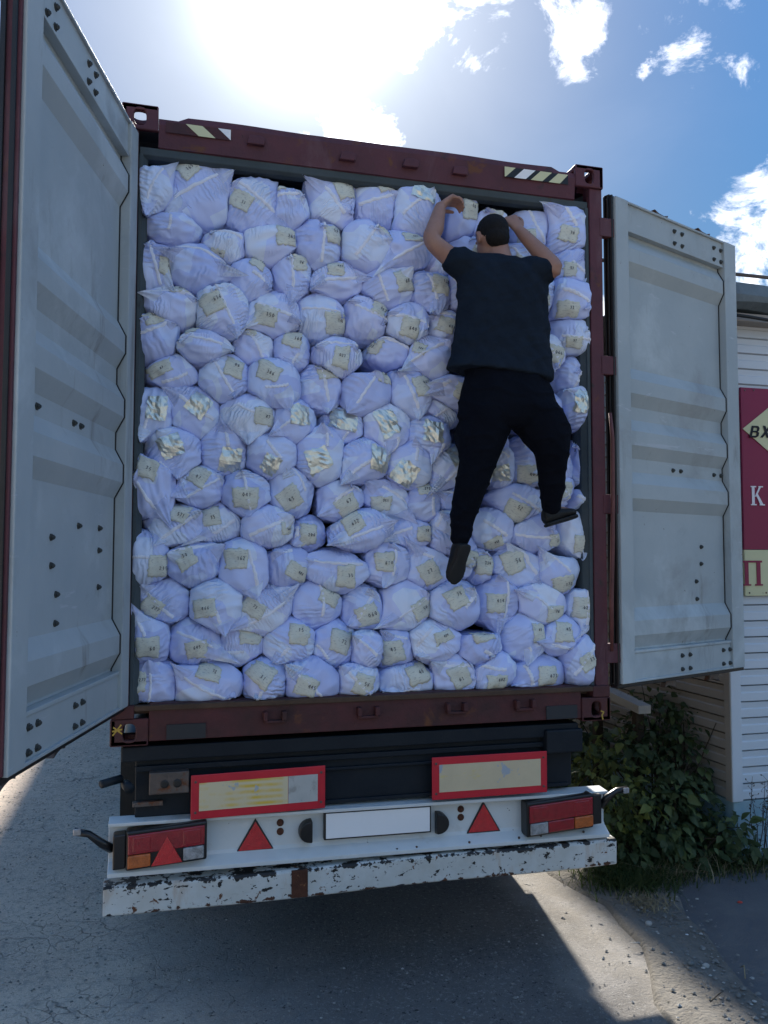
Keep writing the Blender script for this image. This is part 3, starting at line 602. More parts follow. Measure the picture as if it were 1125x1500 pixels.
# header: slanted upper face, sagging a touch towards the castings, grey inner lip
zh0 = ZT-.045
def hdrz(x):                     # top edge dips beside each casting, slightly battered in between
    e = abs(x)/(HW-.162); return ZT - .030 + (-.020 if e > .90 else 0) + .0015*math.sin(7*x)
xs = [(-HW+.163) + (2*HW-.326)*i/48 for i in range(49)]
mb = MB(); mb.sweep([(.10, .0), (.014, .0), (.006, -.03), (.018, -.155), (.06, -.17)], xs, lambda p, x: (x, p[0] + .0025*math.sin(11*x), hdrz(x) + p[1] if p[1] > -.1 else ZT-.03+p[1]))
mb.build('header_beam', m_ox, cont, smooth=False)
MB().box(-HW+.165, HW-.165, .03, .12, ZT-.20, ZT-.06).build('header_core', m_ox, cont)
MB().prism([(.026, -.187), (.030, -.222), (.05, -.232), (.10, -.232), (.10, -.187)], lambda p, k: ((-HW+.08, HW-.08)[k], p[0], ZT+p[1]+.0)).build('header_lining', m_lin, cont, bevel=.004)
for u, v in ((374, 208), (508, 231), (600, 241), (672, 252)):    # cam keepers, worn dark
    p = atY(u, v, .01); MB().prism([(-.04, -.02), (.04, -.02), (.045, .012), (.02, .024), (-.03, .018)], lambda q, k: (p[0]+q[0], (.014, -.012)[k], p[2]+q[1])).build('cam_keeper', m_ox, cont, bevel=.004)
# hazard stripes: black band with yellow-white slanted blocks, on both ends of the header
def hazard(u0, v0, u1, v1, hh, blocks, slant, mb_=None):
    for b in [(0, 1.0, mb_ or m_rub, 0)] + [(x, w, m_signc if i_ % 3 != 1 else m_plate, 1) for i_, (x, w) in enumerate(blocks)]:
        x, w, m, lvl = b; a = atY(u0, v0, .004); c = atY(u1, v1, .004); d = c - a; L_ = d[0]
        if lvl == 0: pts = [(0, -hh), (L_, -hh), (L_, 0), (0, 0)]
        else: pts = [(x*L_, 0), ((x+w)*L_, 0), ((x+w)*L_+slant, -hh), (x*L_+slant, -hh)]; pts = [(max(0, min(L_, q[0])), q[1]) for q in pts]
        MB().prism(pts, lambda q, k: (a[0]+q[0], (.0035, .0028)[k] - .0015*lvl, ZT-.066+q[1] + (0 if lvl else 0))).build('hazard_stripe', m, cont)
hazard(739, 245, 832, 262, .052, [(-.05, .22), (.30, .18), (.56, .18), (.84, .18)], -.055)
hazard(243, 183, 338, 196, .050, [(.30, .26), (.80, .24)], .06, m_oxd)
# sill with keepers and fork openings
def sillx(p, k): return None
mb = MB(); xs2 = (-HW+.163, HW-.163)
mb.prism([(.008, 0.016), (.008, .165), (.02, .178), (.30, .178), (.30, .016)], lambda p, k: (xs2[k], p[0], ZB+p[1])).build('sill', m_oxd, cont, bevel=.004)
MB().box(-HW+.10, HW-.10, -.004, .03, ZB+.150, ZB+.1745).build('sill_plate', m_floor, cont, bevel=.004)
for s in (-1, 1): MB().box(min(s*(HW-.10), s*(HW-.005)), max(s*(HW-.10), s*(HW-.005)), -.003, .12, ZB+.119, ZB+.176).build('sill_end', m_oxd, cont, bevel=.004)
for x in (-.98, .86): MB().box(x, x+.17, .0, .02, ZB+.02, ZB+.085).build('lashing_recess_shade', m_gap, cont)  # flat dark plates; the shade of the openings is put into their colour
for x in (-.50, -.06, .38, .74):
    mb = MB(); mb.box(x-.05, x+.05, -.012, .012, ZB+.070, ZB+.084); mb.box(x-.055, x-.035, -.03, .012, ZB+.085, ZB+.125); mb.box(x+.03, x+.052, -.03, .012, ZB+.085, ZB+.125)
    mb.build('cam_keeper', m_oxd, cont, bevel=.004)

m_bolt = mat('dull_bolt_grey', (.07, .075, .07), .6, metal=.3, var=.4, vscale=60)
# doors
RIBS = [2.465, 1.748, 1.468, 1.184, .458]
def make_door(name, o, ang, sgn, label, bolts, cams, LW=1.2, hb=.177, dh=2.575, mirror=False):
    a = R(ang); d = np.array([math.cos(a)*sgn, -math.sin(a)]) ; n = np.array([math.sin(a)*sgn, math.cos(a)])
    z0 = ZB + hb
    xf = lambda s, t, z: (o[0]+d[0]*s+n[0]*t, o[1]+d[1]*s+n[1]*t, z0+z)
    T = .062                                                   # leaf thickness; t = 0 is the inner face
    fr = MB(xf)
    fr.box(0, .105, -T, 0, 0, dh); fr.box(LW-.125, LW, -T, 0, 0, dh)
    root = fr.build(name, m_in, cont, bevel=.004, label=label)
    MB(xf).box(.1055, LW-.1255, -T, -.016, dh-.150, dh-.001).build('top_frame_rail', m_in, root, bevel=.003)
    MB(xf).box(.1055, LW-.1255, -T, -.004, dh-.012, dh-.0005).build('top_frame_lip', m_in, root, bevel=.002)
    MB(xf).box(.1055, LW-.1255, -T, -.010, dh-.163, dh-.1505).build('frame_lip', m_in, root, bevel=.002)
    MB(xf).box(.1055, LW-.1255, -T, -.016, .001, .150).build('bottom_frame_rail', m_in, root, bevel=.003)
    MB(xf).box(.1055, LW-.1255, -T, -.002, .0005, .012).build('bottom_frame_lip', m_in, root, bevel=.002)
    MB(xf).box(.1055, LW-.1255, -T, -.010, .1505, .165).build('frame_lip', m_in, root, bevel=.002)
    # corrugated panel
    prof = [(-.048, .165)]
    for r in sorted(RIBS):
        z = r - hb; prof += [(-.048, z-.105), (-.012, z-.038), (-.012, z+.038), (-.048, z+.105)]
    prof = [p for p in prof if p[1] < dh-.163]; prof.append((-.030 if prof[-1][0] > -.04 else -.048, dh-.163))
    mb = MB(xf); mb.sweep(prof, [.105, LW-.125], lambda p, s: (s, p[0], p[1]))
    pn = mb.build('door_panel', m_in, root, fix=False); sm = pn.modifiers.new('solid', 'SOLIDIFY'); sm.thickness = .003; sm.offset = 0
    bv = pn.modifiers.new('bevel', 'BEVEL'); bv.width = .012; bv.segments = 3
    for s in (.1085, LW-.1285):                               # dark sealant bead following the corrugation
        mb = MB(xf); mb.tube([(s, p[0]+.003, p[1]) for p in prof], .0038, 6).build('seal_bead', m_rub, root)
    # outer skin edge, gaskets
    MB(xf).box(LW+.0005, LW+.014, -T-.012, -.012, .004, dh-.004).build('edge_strip', m_ox, root, bevel=.003)
    MB(xf).box(-.008, -.0005, -T-.006, -.026, .004, dh-.004).build('edge_strip', m_oxd, root, bevel=.003)
    for (s0, s1, t0, t1) in ((LW+.0145, LW+.026, -T-.012, -T+.006), (LW+.0145, LW+.024, -.038, -.022), (-.026, -.0085, -T-.004, -T+.006), (-.024, -.0085, -.046, -.034), (-.020, -.0085, -.030, -.012)):
        MB(xf).box(s0, s1, t0, t1, -.006, dh+.006).build('gasket', m_rub, root, bevel=.003)
    MB(xf).box(-.02, LW+.02, -T-.004, -.018, -.022, -.0005).build('gasket', m_rub, root, bevel=.004)
    MB(xf).box(-.02, LW+.02, -T-.004, -.030, dh+.0005, dh+.014).build('gasket', m_rub, root, bevel=.004)
    # outer side: oxide sheet, lock rods
    MB(xf).box(.02, LW, -T-.010, -T-.002, .0, dh).build('outer_skin', m_ox, root)
    for s in (.55, .99):
        MB(xf).tube([(s, -T-.045, -.05), (s, -T-.045, dh+.06)], .017, 10).build('lock_rod', m_ox, root, smooth=True)
        for zz, up in ((-.05, -1), (dh+.05, 1)):
            z_ = zz
            MB(xf).prism([(-.055, -.022), (-.02, -.012), (.03, -.022), (.062, -.034), (.046, -.006), (.062, .026), (.02, .014), (-.03, .018), (-.07, .032), (-.045, .004)],
                         lambda p, k: (s+p[0], -T-.028-.035*k, z_+p[1])).build('cam_hook', m_steel, root, bevel=.003)
        for zz in (.35, 1.0, 1.6, 2.25): MB(xf).box(s-.04, s+.04, -T-.070, -T-.0105, zz, zz+.05).build('rod_guide', m_ox, root, bevel=.004)
    MB(xf).tube([(.99, -T-.07, 1.05), (.8, -T-.075, 1.03), (.5, -T-.075, 1.02)], .012, 8).build('lock_handle', m_ox, root, smooth=True)
    for zz in (.16, .93, 1.66, 2.40):
        MB(xf).box(-.075, .0, -T-.0, -T+.022, zz-.045, zz+.045).build('hinge', m_oxd, root, bevel=.004)
    # bolts: domed heads with a nut
    proto = None
    zs_rel = lambda z: z - hb
    b0 = bpy.data.meshes.new('bolt'); mb = MB(lambda x, y, z: (d[0]*x+n[0]*y, d[1]*x+n[1]*y, z))
    mb.lathe((0, 0, 0), (0, 1, 0), [(.014, -.0005), (.014, .003), (.0105, .0035), (.0100, .010), (.006, .012), (.005, .015)], 6)
    me = bpy.data.meshes.new('bolt'); me.from_pydata([mb.xf(*q) for q in mb.v], [], mb.f); me.materials.append(m_bolt)
    import bmesh
    bm = bmesh.new(); bm.from_mesh(me); bmesh.ops.recalc_face_normals(bm, faces=bm.faces); bm.to_mesh(me); bm.free()
    wl = worldloc(root)
    for (s, z, t) in bolts:
        p = xf(s, t, zs_rel(z)); ob = bpy.data.objects.new('bolt', me); COL.objects.link(ob); ob.parent = root; ob.location = (p[0]-wl.x, p[1]-wl.y, p[2]-wl.z)
    return root, xf
BT = [(.55, 2.695), (.625, 2.695), (.55, 2.625), (.625, 2.625), (.955, 2.692), (1.03, 2.692), (.955, 2.622), (1.03, 2.622)]
BB = [(.55, .287), (.625, .287), (.55, .212), (.625, .212), (.965, .29), (1.035, .29), (.965, .211), (1.035, .211)]
BM = [(.54, 1.322), (.615, 1.322), (.955, 1.322), (1.03, 1.322), (.806, .893), (.802, .795), (.75, .694), (.753, .593)]
bol = [(s, z, -.0155) for s, z in BT+BB] + [(s, z, -.046) for s, z in BM]
root_r, xfr = make_door('container_door', (1.292, 0.0), 180*3.5289/math.pi, -1, 'right container door folded far back with a row of four bolts', bol, None, LW=1.175)
root_l, xfl = make_door('container_door', (-1.143, -.012), 104.4, 1, 'left container door swung out towards the viewer', bol + [(.30, .943, -.046), (.30, .853, -.046), (.30, .705, -.046), (.54, .943, -.046)], None, LW=1.21)
# hinge lugs on the posts reaching to the doors
for s in (-1, 1):
    for zz in (.16, .93, 1.66, 2.40):
        z = ZB + .177 + zz
        MB().box(min(s*1.20, s*(1.285 if s > 0 else 1.232)), max(s*1.20, s*(1.285 if s > 0 else 1.232)), .008, .050, z-.05, z+.05).build('hinge_lug', m_ox, cont, bevel=.004)
# a dangling red strap and faded rod on the right post
pts = [(1.232, -.012, ZB+1.58), (1.240, -.02, ZB+1.45), (1.236, -.022, ZB+1.2), (1.232, -.02, ZB+.92), (1.226, -.012, ZB+.62), (1.224, -.01, ZB+.35)]
MB().tube(pts, [.009, .010, .011, .011, .011, .009], 8).build('lashing_rod', mat('faded_red_paint', (.15, .05, .045), .6, var=.4, vscale=12, bump=.3), cont, smooth=True)

# ------------------------------------------------------------ the trailer under it
def build_trailer():
    t = thing('semi_trailer', 'dark container trailer with white rear bumper and red tail lamps', 'trailer', (0, 0, 0))
    tilt = lambda x, y, z: (x, y, z - .014*x/1.2)
    # frame
    MB().box(-1.17, 1.05, .03, .30, 1.085, 1.150).build('rear_bolster', m_chas, t, bevel=.006)
    MB().box(-1.11, 1.03, .07, .28, .830, 1.084).build('rear_crossmember', m_chas, t, bevel=.006)
    MB().box(-1.11, 1.03, .045, .0695, 1.035, 1.060).build('frame_flange', m_chas, t, bevel=.004)
    MB().box(-.62, .30, .050, .0690, .985, 1.000).build('frame_flange', m_chas, t, bevel=.004)
    MB().box(-.85, 1.0, .052, .0690, .832, .850).build('frame_flange', m_chas, t, bevel=.003)
    MB().box(.86, 1.06, .0, .18, 1.01, 1.125).build('twistlock_box', m_chas, t, bevel=.008)
    MB().box(-1.05, -.88, -.005, .0695, .945, 1.04).build('lock_bracket', m_steel, t, bevel=.004)
    for x in (-.985, -.93): MB().lathe((x, -.0065, .99), (0, -1, 0), [(.018, 0), (.018, .004), (.012, .006)], 14).build('bolt', m_rub, t)
    MB().box(-1.12, -.99, .040, .0690, .885, .905).build('bracket', m_steel, t, bevel=.002)
    MB().tube([(-1.17, .06, 1.01), (-1.25, .0, 1.005)], .018, 10).build('lock_handle', m_chas, t, smooth=True)
    MB().tube([(-1.15, .055, .985), (-1.13, -.01, .98)], .022, 10).build('lock_handle', m_chas, t, smooth=True)
    MB().box(-.80, -.76, .10, .13, .60, .829).build('bumper_hanger', m_chas, t); MB().box(.76, .80, .10, .13, .60, .829).build('bumper_hanger', m_chas, t)
    for s in (-1, 1): MB().box(min(s*.38, s*.52), max(s*.38, s*.52), .281, 11.5, .80, 1.10).build('chassis_rail', m_chas, t)
    for y in (1.6, 3.2, 5, 7, 9, 11.3): MB().box(-1.16, 1.16, y, y+.12, 1.02, 1.145).build('crossmember', m_chas, t)
    # wheels
    for y in (1.75, 3.06, 4.37):
        MB().tube([(-.95, y, .5), (.95, y, .5)], .07, 12).build('axle', m_chas, t)
        for s in (-1, 1):
            w = MB().lathe((s*.83, y, .5), (s, 0, 0), [(.30, 0), (.44, .01), (.495, .05), (.5, .12), (.5, .28), (.495, .33), (.44, .375), (.30, .385)], 40).build('wheel', m_rub, t, smooth=True)
            MB().lathe((s*1.06, y, .5), (s, 0, 0), [(.295, 0), (.295, .15), (.26, .153), (.24, .09), (.12, .08), (.11, .13), (.03, .14)], 30).build('rim', m_steel, w, smooth=True)
        mb = MB(); 
    for s in (-1, 1): MB().box(min(s*.80, s*1.21), max(s*.80, s*1.21), 1.12, 1.135, .22, 1.0).build('mudflap', m_rub, t)
    for s in (-1, 1): MB().box(s*.6-.04, s*.6+.04, 9.4, 9.5, .05, .85).build('landing_leg', m_chas, t)
    # striped marker boards
    for (c4, lab, sp) in ((((279, 1135), (476, 1120), (477, 1185), (280, 1200)), 'left red-framed marker board with yellow stripes', True), (((632, 1110), (801, 1100), (802, 1160), (634, 1173)), 'right red-framed marker board, peeling', False)):
        yb = .0; P = [atY(u, v, yb) for u, v in c4]; x0 = (P[0][0]+P[3][0])/2; x1 = (P[1][0]+P[2][0])/2; zt = (P[0][2]+P[1][2])/2; zb = (P[2][2]+P[3][2])/2
        if sp: zt -= .004
        dz = (P[1][2]-P[0][2])
        sh = lambda x, y, z, x0=x0, x1=x1, dz=dz: (x, y, z + dz*((x-x0)/(x1-x0)-.5))
        b = MB(sh).box(x0, x1, yb, yb+.006, zb, zt).build('marker_board', m_red, t, bevel=.003, label=lab)
        m_ = .036
        if sp:
            xm = x0 + (x1-x0)*.715
            MB(sh).box(x0+m_, xm-.001, yb-.0025, yb-.0002, zb+m_, zt-m_).build('board_face', m_board, b)
            MB(sh).box(xm+.001, x1-m_, yb-.0025, yb-.0002, zb+m_, zt-m_).build('board_face', m_boardw, b, label='dirty white end of the marker board')
        else: MB(sh).box(x0+m_, x1-m_, yb-.0025, yb-.0002, zb+m_, zt-m_).build('board_face', m_boardr, b)
        for x in (x0+.02, x1-.02):
            for z in (zb+.03, zt-.03): MB(sh).lathe((x, yb-.0005, z), (0, -1, 0), [(.006, 0), (.006, .003), (.002, .004)], 8).build('rivet', m_steel, b)
        MB().box(x0+.1, x0+.13, yb+.007, .069, zb+.02, zt-.02).build('board_bracket', m_chas, t); MB().box(x1-.13, x1-.1, yb+.007, .069, zb+.02, zt-.02).build('board_bracket', m_chas, t)
    # upper lamp beam: folded channel with top lip and a sloping lower shelf
    xa, xb = -1.218, 1.205
    pr = [(.012, .800), (.012, .815), (.10, .822), (.10, .60), (.03, .590), (.0, .588), (.0, .606), (.050, .640), (.058, .655), (.058, .796), (.055, .800)]
    MB(tilt).prism(pr, lambda p, k: ((xa, xb)[k], p[0]+.004, p[1])).build('lamp_beam', m_bump, t, bevel=.0025)
    # underrun beam, slightly bent at mid span, chipped paint
    xs = np.linspace(-1.234, 1.24, 34)
    mb = MB(); n = 6; vs = []
    for x in xs:
        y = .0 + .004*math.sin(5*x) ; dz = -.002 + .003*math.sin(4*x+1)
        for q in ((0, .445), (-.002, .558), (.008, .568), (.10, .572), (.105, .45), (.01, .438)): vs.append((x, y+q[0], q[1]+dz))
    N_ = len(xs); fs = [(j*n+i, j*n+(i+1) % n, (j+1)*n+(i+1) % n, (j+1)*n+i) for j in range(N_-1) for i in range(n)] + [tuple(range(n))[::-1], tuple(range((N_-1)*n, N_*n))]
    ub = mb.add(vs, fs).build('underrun_beam', m_under, t, bevel=.003)
    a = atY(427, 1290, -.004); MB().box(a[0], a[0]+.075, -.0085, .004, .441, .563).build('rust_patch_plate', m_ruststrip, ub, bevel=.002)
    # tail lamp clusters
    for s, (u0, v0, u1, v1) in ((-1, (185, 1215, 303, 1262)), (1, (772, 1173, 870, 1215))):
        p = atY(u0, v0, -.02); q = atY(u1, v1, -.02); x0, x1 = p[0], q[0]; z1, z0 = p[2]-.002, q[2]-.002
        dz = .012 if s < 0 else .0
        sk = lambda x, y, z, x0=x0, x1=x1: (x, y, z + .022*((x-x0)/(x1-x0)-.5))
        b = MB(sk).box(x0, x1, -.018, .058, z0, z1).build('tail_lamp', m_black, t, bevel=.008, label='left tail lamp cluster' if s < 0 else 'right tail lamp cluster')
        w = x1-x0; h = z1-z0; lo = z0+.012; mid = z0+h*.40; hi = z1-.014
        X = lambda f: (x0 + w*f) if s < 0 else (x1 - w*f)
        bx = lambda f0, f1, a_, c_, dy: MB(sk).box(min(X(f0), X(f1)), max(X(f0), X(f1)), -.018-dy, -.0185, a_, c_)
        bx(.02, .97, mid+.002, hi, .010).build('red_lens', m_lens, b, bevel=.005)
        bx(.08, .30, mid+.012, hi-.012, .012).build('lens_rib', m_lens, b, bevel=.003)
        bx(.70, .92, mid+.012, hi-.012, .012).build('lens_rib', m_lens, b, bevel=.003)
        bx(.02, .30, lo, mid, .014).build('amber_lens', m_amber, b, bevel=.005)
        bx(.70, .96, lo, mid, .014).build('clear_lens', m_clear, b, bevel=.005)
        if s < 0:
            cx = X(.50); MB(sk).prism([(-.066, 0), (.066, 0), (0, .118)], lambda q_, k: (cx+q_[0], -.019-.014*k, lo-.002+q_[1])).build('triangle_reflector', m_lens2, b, bevel=.002)
        else: bx(.305, .695, lo, mid, .011).build('red_lens', m_lens, b, bevel=.005)
        xo0, xo1 = (x0-.055, x0-.001) if s < 0 else (x1+.001, x1+.05)
        MB(sk).box(xo0, xo1, -.012, .0575, z0+.01, z1-.01).build('lamp_end_cap', m_black, t, bevel=.006)
    # triangles
    for u, v, sz in ((374, 1246, 52), (709, 1219, 47)):
        p = atY(u, v, .05); k_ = mpp(u, v, .05); w = sz*k_*.5; h = w*1.62
        MB().prism([(-w-.007, -.005), (w+.007, -.005), (0, h+.012)], lambda q, k: (p[0]+q[0], .0615-.006*k, p[2]+q[1])).build('triangle_backing', m_black, t, bevel=.002)
        MB().prism([(-w+.004, .003), (w-.004, .003), (0, h-.002)], lambda q, k: (p[0]+q[0], .0553-.004*k, p[2]+q[1])).build('warning_triangle', m_lens2, t, bevel=.0015)
    # D-shaped plate lamps
    for u, v, s in ((447, 1217, 1), (646, 1204, -1)):
        p = atY(u, v, .05); r = .055
        pts = [(-.03*s, -r), (-.03*s, r)] + [(-.03*s + s*.062*math.cos(a)**.8 if math.cos(a) > 0 else -.03*s, r*math.sin(a)) for a in np.linspace(math.pi/2-.05, -math.pi/2+.05, 12)]
        pts = [(q[0]*-1, q[1]) for q in pts]
        MB().prism(pts, lambda q, k: (p[0]+q[0], .0610-.045*k, p[2]+q[1]*(1-.12*k))).build('plate_lamp', m_black, t, bevel=.005)
    for u, v in ((411, 1206), (411, 1219), (676, 1186), (676, 1198)):
        p = atY(u, v, .05); MB().lathe((p[0], .0615, p[2]), (0, -1, 0), [(.017, 0), (.016, .005), (.011, .007), (.009, .012)], 12).build('bolt', m_ruststrip, t)
    for i in range(9):
        x = random.uniform(-1.1, 1.1); MB().lathe((x, .015, .606+.004), (0, -.3, 1), [(.006, -.004), (.006, .003)], 8).build('bolt', m_steel, t)
    # number plate with nothing on it
    a = atY(470, 1190, .04); b = atY(628, 1236, .04)
    sk2 = lambda x, y, z: (x, y, z)
    pl = MB(tilt).box(-.262, .262, .030, .060, .670, .800).build('plate_frame', m_black, t, bevel=.004)
    MB(tilt).box(-.254, .254, .0265, .0295, .678, .792).build('number_plate', m_plate, pl, bevel=.003)
    # marker arms
    for s, pts, L_ in ((-1, [(163, 1243), (150, 1236), (130, 1222), (108, 1218)], (113, 1219)), (1, [(880, 1180), (890, 1168), (903, 1158), (918, 1156)], (917, 1158))):
        P = [atY(u, v, -.01 if i_ else .03) for i_, (u, v) in enumerate(pts)]
        b = MB().tube(P, [.020, .019, .015, .018], 8).build('marker_arm', m_black, t, smooth=True)
        c = atY(*L_, -.03); MB().box(c[0]-.016, c[0]+.016, -.036, -.026, c[2]-.014, c[2]+.014).build('marker_lens', m_clear, b, bevel=.004)
m_boardw = mat('board_white_dirty', (.46, .47, .45), .4, var=.2, vscale=5, spots=[((.12, .12, .12), 30, .66, .03), ((.30, .30, .28), 9, .55, .1)])
m_boardr = mat('board_cream_peeling', (.60, .50, .33), .4, col2=(.50, .42, .28), vscale=4, spots=[((.62, .48, .12), 3, .60, .1, (1, 1, 2)), ((.33, .37, .42), 9, .62, .02), ((.05, .05, .05), 45, .72, .02)])
build_trailer()

# ------------------------------------------------------------ sacks
CR = {'A': (180, 220, 4.327), 'B': (420, 220, 4.327), 'C': (620, 220, 4.018), 'D': (180, 500, 4.327), 'E': (420, 500, 4.327), 'F': (620, 500, 4.018), 'G': (180, 780, 3.309), 'H': (520, 780, 2.961)}
